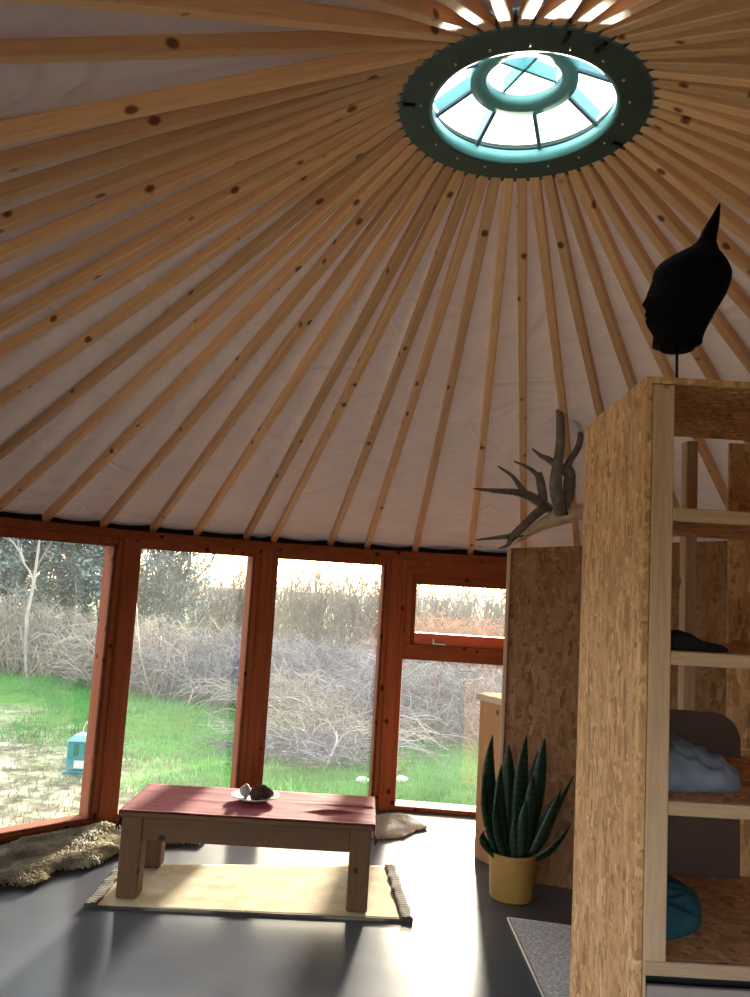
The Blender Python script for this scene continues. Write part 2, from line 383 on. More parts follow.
for i, az in enumerate(ring_az):
    d = radial(az); t = Vector((d.y, -d.x, 0)); c = cyl(az, RAD+.04, 0)
    mb = MB().obox(c + Vector((0, 0, ZG/2+.0225)), t, d, (0, 0, 1), PW/2, .075, ZG/2+.0225, .003)
    for s in (-1, 1): mb.obox(c + t*s*(PW/2-.002) - d*.05 + Vector((0, 0, ZG/2)), t, d, (0, 0, 1), .006, .018, ZG/2-.02, .002)
    o = mb.build(trim(), MAT['cedar_z'], None, c)
    lab = {1: 'reddish-brown post behind the left end of the red-covered table', 2: 'reddish-brown post behind the plate on the table',
           3: 'reddish-brown post between the tall windows and the window with a small top sash'}.get(i)
    tag(o, lab or 'reddish-brown wall post out of view round the room', 'post', None if lab else 'wall posts round the room', 'structure')
def window(i, az0, az1, label, opening=False):
    P0, P1 = cyl(az0, RAD+.04, 0), cyl(az1, RAD+.04, 0)
    X = (P1-P0).normalized(); Y = Vector((-X.y, X.x, 0));
    if Y.dot(radial((az0+az1)/2)) < 0: Y = -Y
    P0 = P0 + X*(PW/2+.002); P1 = P1 - X*(PW/2+.002); L = (P1-P0).length
    w = empty('window_%d' % i, (P0+P1)/2, label, 'window', None, 'structure')
    Z = Vector((0, 0, 1)); fw = .042
    fr = MB()
    def rail(mb, x0, x1, z0, z1, y0=-.05, y1=.13, ch=.004):
        return mb.obox(P0 + X*(x0+x1)/2 + Y*(y0+y1)/2 + Z*(z0+z1)/2, X, Y, Z, (x1-x0)/2, (y1-y0)/2, (z1-z0)/2, ch)
    rail(fr, -.004, fw, 0.002, ZG+.044); rail(fr, L-fw, L+.004, 0.002, ZG+.044); rail(fr, fw-.002, L-fw+.002, ZG-.004, ZG+.044); rail(fr, fw, L-fw, .002, .03)
    if not opening:
        for a, b, c, d in ((fw, fw+.012, .03, ZG), (L-fw-.012, L-fw, .03, ZG), (fw, L-fw, ZG-.016, ZG-.004), (fw, L-fw, .03, .042)): rail(fr, a, b, c, d, -.025, .01, .002)
    f = fr.build('frame', MAT['cedar_z'], w)
    if not opening:
        p = rail(MB(), fw, L-fw, .03, ZG-.004, -.012, -.006, 0).build('pane', MAT['glass'], w)
    else:
        zt0, zt1 = 1.085, 1.20
        rail(MB(), fw, L-fw, zt0, zt1).build('transom', MAT['cedar_x'], w)
        rail(MB(), fw, L-fw, .03, zt0, -.012, -.006, 0).build('pane', MAT['glass'], w)
        rail(MB(), fw, L-fw, 1.715, ZG-.002).build('head_board', MAT['cedar_x'], w)
        rail(MB(), fw, fw+.05, zt1, 1.735).build('jamb', MAT['cedar_z'], w)
        s = MB(); a, b = fw+.048, L-fw+.002
        rail(s, a, a+.03, 1.195, 1.73, -.02, .03); rail(s, b-.03, b, 1.195, 1.73, -.02, .03); rail(s, a+.03, b-.03, 1.645, 1.73, -.02, .03)
        sa = s.build('sash', MAT['cedar_x'], w)
        tag(rail(MB(), a+.03, b-.03, 1.195, 1.285, -.02, .03).build('bottom_rail', MAT['daylit_rail'], sa), 'red rail coloured bright orange for the daylight on it')
        rail(MB(), a+.03, b-.03, 1.28, 1.65, 0, .006, 0).build('pane', MAT['glass'], sa)
        st = MB(); xm = (a+.17); rail(st, xm, xm+.012, 1.215, 1.245, -.045, -.018, .002); rail(st, xm-.002, xm+.10, 1.205, 1.215, -.045, -.03, .002)
        tag(st.build('stay', MAT['bolt'], sa), 'small pale metal stay')
    return w
wl = ['tall window at the left edge with a teal box outside it', 'tall window between the left post and the post behind the plate',
      'tall window third along, behind the right half of the red-covered table', 'window split by a transom with a small opening sash on top, beside the chipboard partition']
for i in range(4): window(i+1, azp[i], azp[i+1], wl[i], i == 3)
# the rest of the wall, out of the frame: windows added for fill light on the west and north side behind the viewer, canvas on the east
wi = 5; walls = MB(); 
for i in range(17):
    a, b = full[i], full[i+1]
    if i >= 8:
        window(wi, a, b, 'tall window added out of view to let in fill light', False)['group'] = 'added fill-light windows out of view'; wi += 1
    else:
        P0, P1 = cyl(a, RAD+.06, 0), cyl(b, RAD+.06, 0)
        d = radial((a+b)/2); X = (P1-P0).normalized()
        walls.obox((P0+P1)/2 + Vector((0, 0, ZG/2+.04)), X, d, (0, 0, 1), (P1-P0).length/2-.05, .012, ZG/2+.03)
tag(walls.build('wall_right', MAT['canvas']), 'pale canvas wall behind the shelving', 'wall', None, 'structure')
# wall plate (eave beam) made of straight lengths
mb = MB()
for i in range(NP):
    a, b = ring_az[i], ring_az[(i+1) % NP]
    P0, P1 = cyl(a, RAD+.045, (ZG+.04+ZP)/2), cyl(b, RAD+.045, (ZG+.04+ZP)/2)
    mb.bar(P0, P1, .15, ZP-ZG-.04, ch=.006)
tag(mb.build(trim(), MAT['cedar_x']), 'dark red-brown wall plate running above all the windows', 'beam', None, 'structure')

# ------------------------------------------------------------------ rafters
tail = {0: 5.18, -1: -1.96, -2: -8.22, -3: -13.03, -4: -20.33, -5: -23.84, -6: -30.05, -7: -35.35, -8: -41.2, -9: -47.61, -10: -53.23}
NR = 54; HS = 360/NR; H0 = 3.74
for k in range(1, 27): tail[k] = 5.18 + 6.8*k
t26 = tail[26] - 360
tail.update({-11: -59., -12: -65.5, -13: -72.5, -14: -76.25, -15: -81.75, -16: -87.75, -17: -93.25, -18: -99., -19: -104.25, -20: -110., -21: -125.25, -22: -134.})
for k in range(-23, -28, -1): tail[k] = -134. + (t26 - 8.5 + 134.)*(-22-k)/5
RD, RW = .048, .042
def zroof(r): return ZR + .002 - (r-.45)*(ZR - 1.872)/(RAD-.02-.45)
def rafter_label(k):
    if -10 <= k <= 0:
        where = ['over the left end of the first window', 'over the first window, left of its middle', 'over the first window, next to its post', 'just right of the first post',
                 'over the middle of the second window', 'over the right end of the second window', 'just right of the second post', 'over the middle of the third window',
                 'over the right end of the third window', 'over the join of third and fourth windows', 'over the small sash, touched by the antler tip'][k+10]
        return 'pine rafter landing ' + where
    if k > 0: return 'pine rafter %s to the right of the one the antler tip touches' % ordn[k-1]
    return 'pine rafter cut by the photo edge, %s above the bottom left corner one' % ordn[-11-k]
for k in range(-27, 27):
    ah, at = H0 + HS*k, tail[k]
    ph, pt = cyl(ah, RO+.006, 0), cyl(at, RAD+.02, 0)
    ph.z = ZR + .004; pt.z = ZP + .004
    ax = (pt-ph); L = ax.length; X = ax/L
    rad = radial((ah+at)/2); Y = Vector((0, 0, 1)).cross(X).normalized(); Z = X.cross(Y)
    if Z.z < 0: Z = -Z; Y = -Y
    mb = MB(); rr = random.Random(k+100); tw = rr.uniform(-.01, .01); nseg = 10; ch = .004
    rings = []
    for i in range(nseg+1):
        x = L*i/nseg; q = 4*(i/nseg)*(1-i/nseg); off = Y*(tw*q); w = RW/2; h = RD
        if i == 0: h = RD*.72
        base = ph + X*x + off
        rings.append([base + Y*a + Z*b for a, b in ((-w+ch, 0), (w-ch, 0), (w, ch), (w, h-ch), (w-ch, h), (-w+ch, h), (-w, h-ch), (-w, ch))])
    mb.loft(rings); mb.sm = [False]*len(mb.f)
    # local frame with x along the rafter so that the grain follows it
    Mx = Matrix((X, Y, Z)).transposed().to_4x4(); Mx.translation = ph
    inv = Mx.inverted(); mb.v = [tuple(inv @ Vector(v)) for v in mb.v]
    o = mb.build('rafter', MAT['pine']); o.matrix_world = Mx
    tag(o, rafter_label(k), 'rafter', 'pine rafters of the conical roof')
# ------------------------------------------------------------------ canvas roof lining over the rafters
NA, NRr = 54*8, 26
tails = sorted((tail[k], H0+HS*k) for k in range(-27, 27))
tz = np.array([a for a, b in tails]); hz = np.array([b for a, b in tails])
tz = np.concatenate([tz[-1:]-360, tz, tz[:1]+360]); hz = np.concatenate([hz[-1:]-360, hz, hz[:1]+360])
def cfn(u, v):
    q = u*NR; j = min(int(q), NR-1); fr = q-j
    r = RO + .03 + (RAD+.10-RO-.03)*v
    a0 = hz[j+1]*(1-v)+tz[j+1]*v; a1 = hz[j+2]*(1-v)+tz[j+2]*v
    az = a0 + (a1-a0)*fr
    sag = math.sin(PI*fr)
    p = cyl(az, r, 0)
    wr = noise.noise((p.x*2.2, p.y*2.2, 1.7)); w2 = noise.noise((p.x*7, p.y*7, 4.2))
    z = ZR + .004 + RD*1.10 - (r-RO)*(ZR-ZP)/(RAD+.02-RO) + .006 - sag*(.006 + .016*v) + sag*(.012*wr + .006*w2)
    z += .026*max(0, (v-.86)/.14)**1.5
    return (p.x, p.y, z)
mb = MB(); mb.grid(cfn, NA, NRr)
tag(mb.build('ceiling', MAT['canvas']), 'grey-pink canvas roof lining stretched over the rafters', 'ceiling', None, 'structure')
# black strip painting the shadow in the gap between wall plate and canvas
mb = MB()
for i in range(220):
    a = i*360/220; p0, p1 = cyl(a, RAD+.085, 0), cyl(a+360/220, RAD+.085, 0)
    h0 = ZP + .038 + .022*noise.noise((i*.35, 1, 0)); h1 = ZP + .038 + .022*noise.noise(((i+1) % 220*.35, 1, 0))
    mb.add([p0+Vector((0, 0, ZP-.002)), p1+Vector((0, 0, ZP-.002)), p1+Vector((0, 0, h1)), p0+Vector((0, 0, h0)),
            p0*1.0+radial(a)*.03+Vector((0, 0, ZP-.002)), p1+radial(a)*.03+Vector((0, 0, ZP-.002)), p1+radial(a)*.03+Vector((0, 0, h1+.03)), p0+radial(a)*.03+Vector((0, 0, h0+.03))],
           [(0, 1, 2, 3), (4, 5, 6, 7), (3, 2, 6, 7), (0, 1, 5, 4)])
tag(mb.build(trim(), MAT['blackcloth']), 'black strip standing in for the shadow between wall plate and canvas', 'trim', None, 'structure')

# ------------------------------------------------------------------ crown ring and dome
sk = empty('skylight', (CX, CY, ZR), 'round crown skylight with a dark green ring and clear dome', 'skylight')
C0 = (CX, CY, 0)
mb = MB()
# notched outer edge: small blocks between the rafter heads
mb.lathe([(RI, ZR), (RO, ZR), (RO, ZR+.085), (RI, ZR+.085)], C0, 108, True)
for k in range(NR):
    az = H0 + HS*(k+.5); d = radial(az); t = Vector((d.y, -d.x, 0))
    mb.obox(cyl(az, RO+.012, ZR+.03), t, d, (0, 0, 1), .006, .014, .03, .001)
mb.sm = [False]*len(mb.f)
ringo = mb.build('ring_board', MAT['ringboard'], sk)
mb = MB(); mb.lathe([(RI-.012, ZR+.004), (RI, ZR+.004), (RI+.004, ZR+.055), (RI-.010, ZR+.055)], C0, 96, True); mb.build('inner_rim', MAT['teal'], sk)
HZ = ZR+.125
mb = MB(); mb.lathe([(.135, HZ), (.19, HZ-.01), (.192, HZ+.03), (.135, HZ+.04)], C0, 72, True); hub = mb.build('hub_ring', MAT['hubring'], sk)
def fin(p, q, name, par):
    p, q = Vector(p), Vector(q)
    o = MB().bar(p+Vector((0, 0, .034)), q+Vector((0, 0, .034)), .012, .056, ch=.001).build(name, MAT['teal'], par)
    MB().bar(p, q, .016, .012, ch=.002).build('bottom_strip', MAT['bar'], o) if par is sk else None
for a in (-22.5, 67.5):
    d = radial(a); fin(Vector((CX, CY, HZ+.035))-d*.137, Vector((CX, CY, HZ+.035))+d*.137, 'cross_fin', hub)
for k in range(8):
    d = radial(22.5+45*k); fin(Vector((CX, CY, ZR+.055))+d*(RI-.008), Vector((CX, CY, HZ+.006))+d*.186, 'glazing_bar', sk)
prof = [(RI+.03, ZR+.055)] + [((RI+.02)*math.cos(t), ZR+.075+.19*math.sin(t)) for t in np.linspace(.05, 1.56, 14)]
MB().lathe(prof, C0, 72).build('dome', MAT['dome'], sk)
MB().lathe([(RI-.005, ZR+.060), (RI+.10, ZR+.10), (RI+.10, ZR+.112), (RI-.005, ZR+.072)], C0, 72, True).build('flashing', MAT['ringboard'], sk)
for k in range(18):
    p = cyl(k*20+7, RI+.03, ZR-.002)
    MB().lathe([(.0001, -.003), (.004, -.003), (.005, .001), (.005, .003)], p, 10).build('bolt', MAT['bolt'], ringo)
for a in (-93, -25+180, 70, 172):
    d = radial(a); p = cyl(a, RO-.03, ZR-.004)
    MB().obox(p, (d.y, -d.x, 0), d, (0, 0, 1), .006, .022, .006, .001).build('bracket', MAT['blackmetal'], ringo)

# ------------------------------------------------------------------ low table
TX0, TX1, TY0, TY1, TZ = -1.172, .092, 4.045, 4.60, .425
tb = empty('coffee_table', ((TX0+TX1)/2, (TY0+TY1)/2, 0), 'long low wooden table with square legs standing on the cream rug', 'table')
lw = .105
for x in (TX0+.012, TX1-lw-.012):
    for y in (TY0+.012, TY1-lw-.012):
        MB().box((x, y, .0135), (x+lw, y+lw, TZ-.02), ch=.006).build('leg', MAT['table_z'], tb)
MB().box((TX0, TY0, TZ-.024), (TX1, TY1, TZ), ch=.005).build('tabletop', MAT['table'], tb)
for y in (TY0+.016, TY1-.046): MB().box((TX0+lw+.012, y, TZ-.135), (TX1-lw-.012, y+.03, TZ-.024), ch=.004).build('apron', MAT['table'], tb)
for x in (TX0+.018, TX1-.048): MB().box((x, TY0+lw+.012, TZ-.135), (x+.03, TY1-lw-.012, TZ-.024), ch=.004).build('apron', MAT['table'], tb)
# runner
rn = empty('table_runner', ((TX0+TX1)/2, (TY0+TY1)/2, TZ), 'maroon woven cloth spread over the low table with tassels at both ends', 'tablecloth')
def runner(u, v):
    L = TX1-TX0; ov = .055; s = -ov + u*(L+2*ov)
    y = TY0+.012 + (TY1-TY0-.03)*v
    dx = .012*math.sin(v*9+1)
    if s < 0: x, z = TX0-.004 - .006*noise.noise((y*14, 1, 2)), TZ+.003+s*(1+.5*noise.noise((y*9, 4, 1)))
    elif s > L: x, z = TX1+.004 + .006*noise.noise((y*14, 5, 2)), TZ+.003-(s-L)*(1+.5*noise.noise((y*9, 8, 1)))
    else:
        x = TX0 + s
        w = max(0, noise.noise((x*2.5, y*13+x*2, 4)))
        z = TZ + .0035 + .004*w + .016*math.exp(-((x-(-.13))/.11)**2-((y-4.23-.12*(x+.13))/.014)**2) + .009*math.exp(-((x-(-.02))/.2)**2-((y-4.36)/.012)**2)
        if v < .05: z += .006*max(0, noise.noise((x*5, 3, 3)))
    return (x, y, z)
mb = MB(); mb.grid(runner, 150, 50)
ro = mb.build('cloth', MAT['maroon'], rn)
so = ro.modifiers.new('thickness', 'SOLIDIFY'); so.thickness = .003; so.offset = 1
mb = MB()
mb.grid(lambda u, v: (TX0+.01+(TX1-TX0-.02)*u, TY0+.010+.016*v, TZ+.0075+.006*max(0, noise.noise(((TX0+(TX1-TX0)*u)*5, 3, 3)))+.002*math.sin(v*PI)), 90, 3)
tag(mb.build('hem', MAT['edge'], rn), 'paler pink hem')
for side in (-1, 1):
    mb = MB()
    for i in range(26):
        y = TY0+.02 + i*.0185; x = TX0-.006 if side < 0 else TX1+.006
        l = random.uniform(.03, .06); z = TZ-.045
        mb.tube([(x, y, z), (x+side*.006, y+random.uniform(-.006, .006), z-l*.5), (x+side*random.uniform(0, .012), y+random.uniform(-.01, .01), z-l)], [.005, .006, .004], 5)
    fo = mb.build('fringe', MAT['fringe'], rn); fo['kind'] = 'stuff'
# plate with cones and a stone
pc = py(256, 800, 4.36); pc = Vector((pz(255, 799, TZ+.012).x, pz(255, 799, TZ+.012).y, TZ+.013))
MB().lathe([(.001, 0), (.07, 0), (.10, .010), (.128, .020), (.130, .023), (.126, .025), (.098, .015), (.068, .006), (.001, .006)], pc, 48).build('plate', MAT['plate'], None, pc)
tag(bpy.data.objects['plate'], 'pale shallow plate on the maroon cloth holding dark cones', 'plate')
def cone(c, r, h, tilt, label):
    mb = MB(); c = Vector(c); Rm = Matrix.Rotation(tilt[0], 3, 'X') @ Matrix.Rotation(tilt[1], 3, 'Y')
    mb.tube([c + Rm @ Vector((0, 0, z)) for z in np.linspace(-h*.45, h*.5, 7)], [r*.35, r*.6, r*.68, r*.62, r*.48, r*.3, r*.1], 10)
    for lay in range(8):
        zz = -h*.42 + h*.9*lay/8; rr = r*(1-.75*abs(lay-2.2)/6)
        for k in range(8):
            a = 2*PI*(k+.5*(lay % 2))/8; d = Vector((math.cos(a), math.sin(a), 0)); t = Vector((-d.y, d.x, 0))
            b = Vector((0, 0, zz))
            mb.add([c+Rm@(b+d*rr*.45+t*rr*.3), c+Rm@(b+d*rr*.45-t*rr*.3), c+Rm@(b+d*rr-t*rr*.26+Vector((0, 0, h*.07))), c+Rm@(b+d*rr*1.08+Vector((0, 0, h*.10))), c+Rm@(b+d*rr+t*rr*.26+Vector((0, 0, h*.07))), c+Rm@(b+d*rr*.5+Vector((0, 0, h*.12)))],
                   [(0, 1, 2, 3, 4), (5, 2, 1), (5, 3, 2), (5, 4, 3), (5, 0, 4)])
    o = mb.build('pine_cone', MAT['cone'], None, c); tag(o, label, 'pine cone', 'dark cones on the plate')
cone(pc+Vector((.010, -.03, .034)), .036, .07, (1.35, .3), 'dark brown cone in the middle front of the plate')
cone(pc+Vector((.066, -.005, .034)), .034, .07, (1.2, 1.0), 'dark brown cone at the right end of the heap on the plate')
cone(pc+Vector((.03, .045, .036)), .034, .066, (-1.2, .2), 'dark brown cone at the back of the heap on the plate')
mb = MB(); c = pc+Vector((-.056, -.005, .040))
rings = []
for i in range(9):
    t = -PI/2+PI*i/8
    rings.append([c+Vector((.030*math.cos(t)*math.cos(a)*(1+.15*noise.noise((math.cos(a), math.sin(a), t))), .034*math.cos(t)*math.sin(a), .033*math.sin(t)*(1+.15*math.cos(a)))) for a in np.linspace(0, 2*PI, 14, endpoint=False)])
tag(mb.loft(rings).build('pebble', MAT['stone'], None, c), 'pale grey rounded pebble at the left end of the plate', 'stone')

# ------------------------------------------------------------------ cream rug
ra, rb, rc, rd = pz(84, 908), pz(413, 923), pz(394, 868), pz(120, 866)
rug = empty('rug', (ra+rc)/2, 'cream flat-woven rug with dark striped ends under the low table', 'rug')
def quad(u, v, A=ra, B=rb, C=rc, D=rd): return (A*(1-u)+B*u)*(1-v) + (D*(1-u)+C*u)*v
def slab(mb, u0, u1, v0, v1, th, nu=40, nv=20, wob=.0025, edge=0.0):
    top = lambda u, v: quad(u0+(u1-u0)*u, v0+(v1-v0)*v) + Vector((edge*noise.noise((u*9, v*9, 5)), edge*noise.noise((u*9, v*9, 8)), th + wob*noise.noise((u*8, v*6, 1))))
    n = len(mb.v); mb.grid(top, nu, nv)
    bord = [i for i in range(nu+1)] + [(j+1)*(nu+1)-1 for j in range(1, nv+1)] + [nv*(nu+1)+i for i in range(nu-1, -1, -1)] + [j*(nu+1) for j in range(nv-1, 0, -1)]
    base = [Vector((mb.v[n+i][0], mb.v[n+i][1], .001)) for i in bord]; k = len(bord)
    m0 = len(mb.v); mb.v += [tuple(p) for p in base]
    for i in range(k):
        mb.f.append((n+bord[i], n+bord[(i+1) % k], m0+(i+1) % k, m0+i)); mb.sm.append(False)
    return mb
slab(MB(), .035, .965, .012, 1, .0115, 60, 30).build('field', MAT['rug'], rug)
tag(slab(MB(), .035, .965, 0, .0135, .013, 40, 2, .001).build('border', MAT['binding'], rug), 'dark front edge')
for u0, u1 in ((0, .0355), (.9645, 1)): tag(slab(MB(), u0, u1, 0, 1, .022, 3, 40, .006, .012).build('binding', MAT['binding'], rug), 'dark striped end binding')
# grey rug
a = pz(508, 920); b = pz(543, 997); e = b + (b-a)*.55; c = pz(568, 928); d = a + (c-a).normalized()*.62
gr = empty('woven_rug', (a+d)/2, 'grey and white rough woven rug by the foot of the tall shelving', 'rug')
e = a + (e-a)
QA = (e, e+(d-a), d, a)
mb = MB()
qq = lambda u, v: (QA[0]*(1-u)+QA[1]*u)*(1-v) + (QA[3]*(1-u)+QA[2]*u)*v
mb.grid(lambda u, v: qq(u, v)+Vector((0, 0, .012+.003*noise.noise((u*30, v*40, 1)))), 40, 60)
n0 = len(mb.v)
mb.grid(lambda u, v: qq(u, v)+Vector((0, 0, .001)), 1, 1)
for s0, s1 in (((0, 0), (1, 0)), ((1, 0), (1, 1)), ((1, 1), (0, 1)), ((0, 1), (0, 0))):
    p, q = qq(*s0), qq(*s1); mb.add([p+Vector((0, 0, .001)), q+Vector((0, 0, .001)), q+Vector((0, 0, .012)), p+Vector((0, 0, .012))], [(0, 1, 2, 3)])
mb.build('pile', MAT['greyrug'], gr)
hb = MB()
for s0, s1 in (((0, 0), (0, 1)), ((0, 1), (1, 1))): hb.tube([qq(*s0)+Vector((0, 0, .008)), (qq(*s0)+qq(*s1))/2+Vector((0, 0, .008)), qq(*s1)+Vector((0, 0, .008))], .007, 8)
tag(hb.build('hem', MAT['plate'], gr), 'pale stitched hem')

# ------------------------------------------------------------------ fur rugs
def inside(p, poly):
    x, y = p; r = False
    for (x0, y0), (x1, y1) in zip(poly, poly[1:]+poly[:1]):
        if (y0 > y) != (y1 > y) and x < (x1-x0)*(y-y0)/(y1-y0)+x0: r = not r
    return r
def dist_edge(p, poly):
    best = 9
    for (x0, y0), (x1, y1) in zip(poly, poly[1:]+poly[:1]):
        dx, dy = x1-x0, y1-y0; t = max(0, min(1, ((p[0]-x0)*dx+(p[1]-y0)*dy)/(dx*dx+dy*dy+1e-9)))
        best = min(best, math.hypot(p[0]-x0-t*dx, p[1]-y0-t*dy))
    return best
def fur_rug(name, poly, h, label, mat, n, fl, base='furbase'):
    xs = [p[0] for p in poly]; ys = [p[1] for p in poly]
    ctr = Vector((sum(xs)/len(xs), sum(ys)/len(ys), 0))
    st = .02; nx = int((max(xs)-min(xs))/st)+2; ny = int((max(ys)-min(ys))/st)+2
    H = {}; mb = MB(); idx = {}
    def hh(x, y):
        d = dist_edge((x, y), poly); return h*min(1, d/.06)**.5*(.75+.45*noise.noise((x*7, y*7, 2)))
    for i in range(nx):
        for j in range(ny):
            x, y = min(xs)+i*st, min(ys)+j*st
            if inside((x, y), poly): idx[i, j] = len(mb.v); mb.v.append((x, y, .003+hh(x, y)))
    for (i, j) in idx:
        q = [(i, j), (i+1, j), (i+1, j+1), (i, j+1)]
        if all(k in idx for k in q): mb.f.append(tuple(idx[k] for k in q)); mb.sm.append(True)
    e = empty(name, ctr, label, 'rug')
    mb.build('hide', MAT[base], e)
    P = []; Rr = []; rnd = random.Random(3)
    while len(P) < n:
        x, y = rnd.uniform(min(xs), max(xs)), rnd.uniform(min(ys), max(ys))
        if not inside((x, y), poly): continue
        z = .002+hh(x, y)*.8
        a = noise.noise((x*3.0, y*3.0, 7))*7; l = fl*rnd.uniform(.7, 1.3)
        dx, dy = math.cos(a)*l*.8+rnd.gauss(0, .006), math.sin(a)*l*.8+rnd.gauss(0, .006)
        P.append([(x, y, z), (x+dx*.4, y+dy*.4, z+l*.45), (x+dx, y+dy, max(.004, z+l*.3))]); Rr.append([.0035, .003, .0008])
    V, Q = tubes_np(np.array(P), np.array(Rr))
    o = raw_mesh('fur', V, Q, mat, parent=e, smooth=True); o['kind'] = 'stuff'
FX = [(-20, 893), (10, 887), (28, 889), (42, 883), (50, 875), (62, 873), (85, 871), (100, 866), (112, 858), (126, 852), (150, 848), (172, 846), (200, 846), (205, 841), (180, 833), (150, 829), (118, 829)]
poly = [tuple(pz(u, v)[:2]) for u, v in FX]
# back edge follows the foot of the first window
w0, w1 = cyl(-55.2, RAD-.06, 0), cyl(-38.5, RAD-.07, 0)
poly += [(w1.x+.02, w1.y-.02), ((w0.x+w1.x)/2+.03, (w0.y+w1.y)/2-.03), (w0.x+.1, w0.y)]
fur_rug('fur_rug', poly, .055, 'shaggy grey-brown fur rug under the first window beside the table', MAT['fur'], 9000, .034)
poly2 = [tuple(pz(u, v)[:2]) for u, v in [(345, 838), (355, 826), (372, 819), (392, 816), (409, 817), (419, 823), (427, 828), (412, 833), (402, 838), (385, 840)]]
fur_rug('fur_rug', poly2, .012, 'small fur rug, whitened for the light falling on it, on the floor behind the right end of the table', MAT['sunlitfur'], 6000, .03, 'sunlitfur')

# ------------------------------------------------------------------ chipboard partition, cabinet
PA, PB = Vector((py(506, 700, 4.70).x, 4.70, 0)), Vector((py(575, 700, 4.58).x, 4.58, 0))
PD = (PB-PA).normalized(); PN = Vector((-PD.y, PD.x, 0))
if PN.y < 0: PN = -PN
zA, zB = py(509, 548, 4.70).z, py(579, 537.5, 4.58).z
part = empty('chipboard_partition', PA, 'chipboard partition standing behind the potted plant with the antlers resting on it', 'partition')
PE = PA + PD*1.55; zE = zB + (zB-zA)*.5
mb = MB(); th = .018
mb.add([PA, PE, PE+PN*th, PA+PN*th, PA+Vector((0, 0, zA)), PE+Vector((0, 0, zE)), PE+PN*th+Vector((0, 0, zE)), PA+PN*th+Vector((0, 0, zA))],
       [(0, 1, 5, 4), (2, 3, 7, 6), (1, 2, 6, 5), (3, 0, 4, 7), (4, 5, 6, 7), (0, 3, 2, 1)])
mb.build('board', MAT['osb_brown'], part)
mb = MB(); mb.obox(PA - PD*.012 + PN*.012 + Vector((0, 0, zA/2-.001)), PD, PN, (0, 0, 1), .0115, .032, zA/2-.002, .003)
tag(mb.build('end_stud', MAT['pine_z'], part), 'pale upright timber edge')
mb = MB(); mb.bar(PA+PN*.038+Vector((0, 0, zA-.022)), PE+PN*.038+Vector((0, 0, zE-.022)), .036, .04, ch=.003); mb.build('top_plate', MAT['pine_x'], part)
for q in (.55, 1.05): 
    z1 = zA+(zE-zA)*q/1.55-.045; mb = MB(); mb.obox(PA+PD*q+PN*.05+Vector((0, 0, z1/2)), PD, PN, (0, 0, 1), .019, .03, z1/2-.002, .003); mb.build('stud', MAT['pine_z'], part)
# cabinet beyond the partition
ca = Vector((py(476, 800, 5.02).x, 5.02, 0)); cb = Vector((py(503, 800, 4.80).x, 4.80, 0))
D1 = (cb-ca).normalized(); D2 = Vector((-D1.y, D1.x, 0)); D2 = D2 if D2.x > 0 else -D2
cab = empty('cabinet', ca, 'low orange-brown plywood cabinet with a pale worktop by the window', 'cabinet')
cz = py(481, 700, 5.02).z; LL = .24
MB().obox(ca+D1*LL/2+D2*.009+Vector((0, 0, cz/2)), D1, D2, (0, 0, 1), LL/2, .009, cz/2, .002).build('side_panel', MAT['ply'], cab)
MB().obox(ca+D1*LL/2+D2*.26+Vector((0, 0, cz/2)), D1, D2, (0, 0, 1), LL/2-.004, .24, cz/2-.004, .002).build('carcass', MAT['ply'], cab)
tag(MB().obox(ca+D1*(LL/2-.01)+D2*.25+Vector((0, 0, cz+.02)), D1, D2, (0, 0, 1), LL/2+.014, .264, .02, .004).build('worktop', MAT['worktop'], cab), 'pale wood worktop')

# ------------------------------------------------------------------ snake plant
pp = Vector((pz(511, 897).x, pz(511, 897).y, 0)); pr = .125
pl = empty('snake_plant', pp, 'snake plant with dark upright leaves in a mustard yellow pot beside the partition', 'potted plant')
tag(MB().lathe([(.001, .002), (pr*.90, .002), (pr*.93, .012), (pr, .22), (pr, .238), (pr-.012, .238), (pr-.016, .20), (.001, .20)], pp, 56).build('pot', MAT['pot'], pl), 'mustard yellow pot')
MB().lathe([(.001, .215), (.05, .213), (pr-.02, .206)], pp, 40).build('soil', MAT['soil'], pl)
def leaf(base, tip, w, bend=(0, 0, 0), face=0.):
    base, tip, bend = Vector(base), Vector(tip), Vector(bend)
    n = 16; ax = (tip-base).normalized(); side = Vector((math.cos(face), math.sin(face), 0)); side = (side-ax*side.dot(ax)).normalized(); nr = ax.cross(side)
    rings = []
    for i in range(n+1):
        t = i/n; p = base.lerp(tip, t) + bend*4*t*(1-t)
        ww = w*(.55+.45*min(1, t/.4))*(1 if t < .55 else max(.02, math.cos((t-.55)/.45*PI/2)**.75))
        tw = .5*t; sd = side*math.cos(tw)+nr*math.sin(tw); nn = nr*math.cos(tw)-side*math.sin(tw)
        ring = []
        for q in (-1, -.6, -.2, .2, .6, 1): ring.append(p + sd*ww/2*q + nn*(.18*ww*q*q))
        for q in (1, .6, .2, -.2, -.6, -1): ring.append(p + sd*ww/2*q*.98 + nn*(.18*ww*q*q + .006*(1-q*q) + .0015))
        rings.append(ring)
    return MB().loft(rings).build('leaf', MAT['leaf'], pl)
def tipat(u, v, dy): return py(u, v, pp.y+dy)
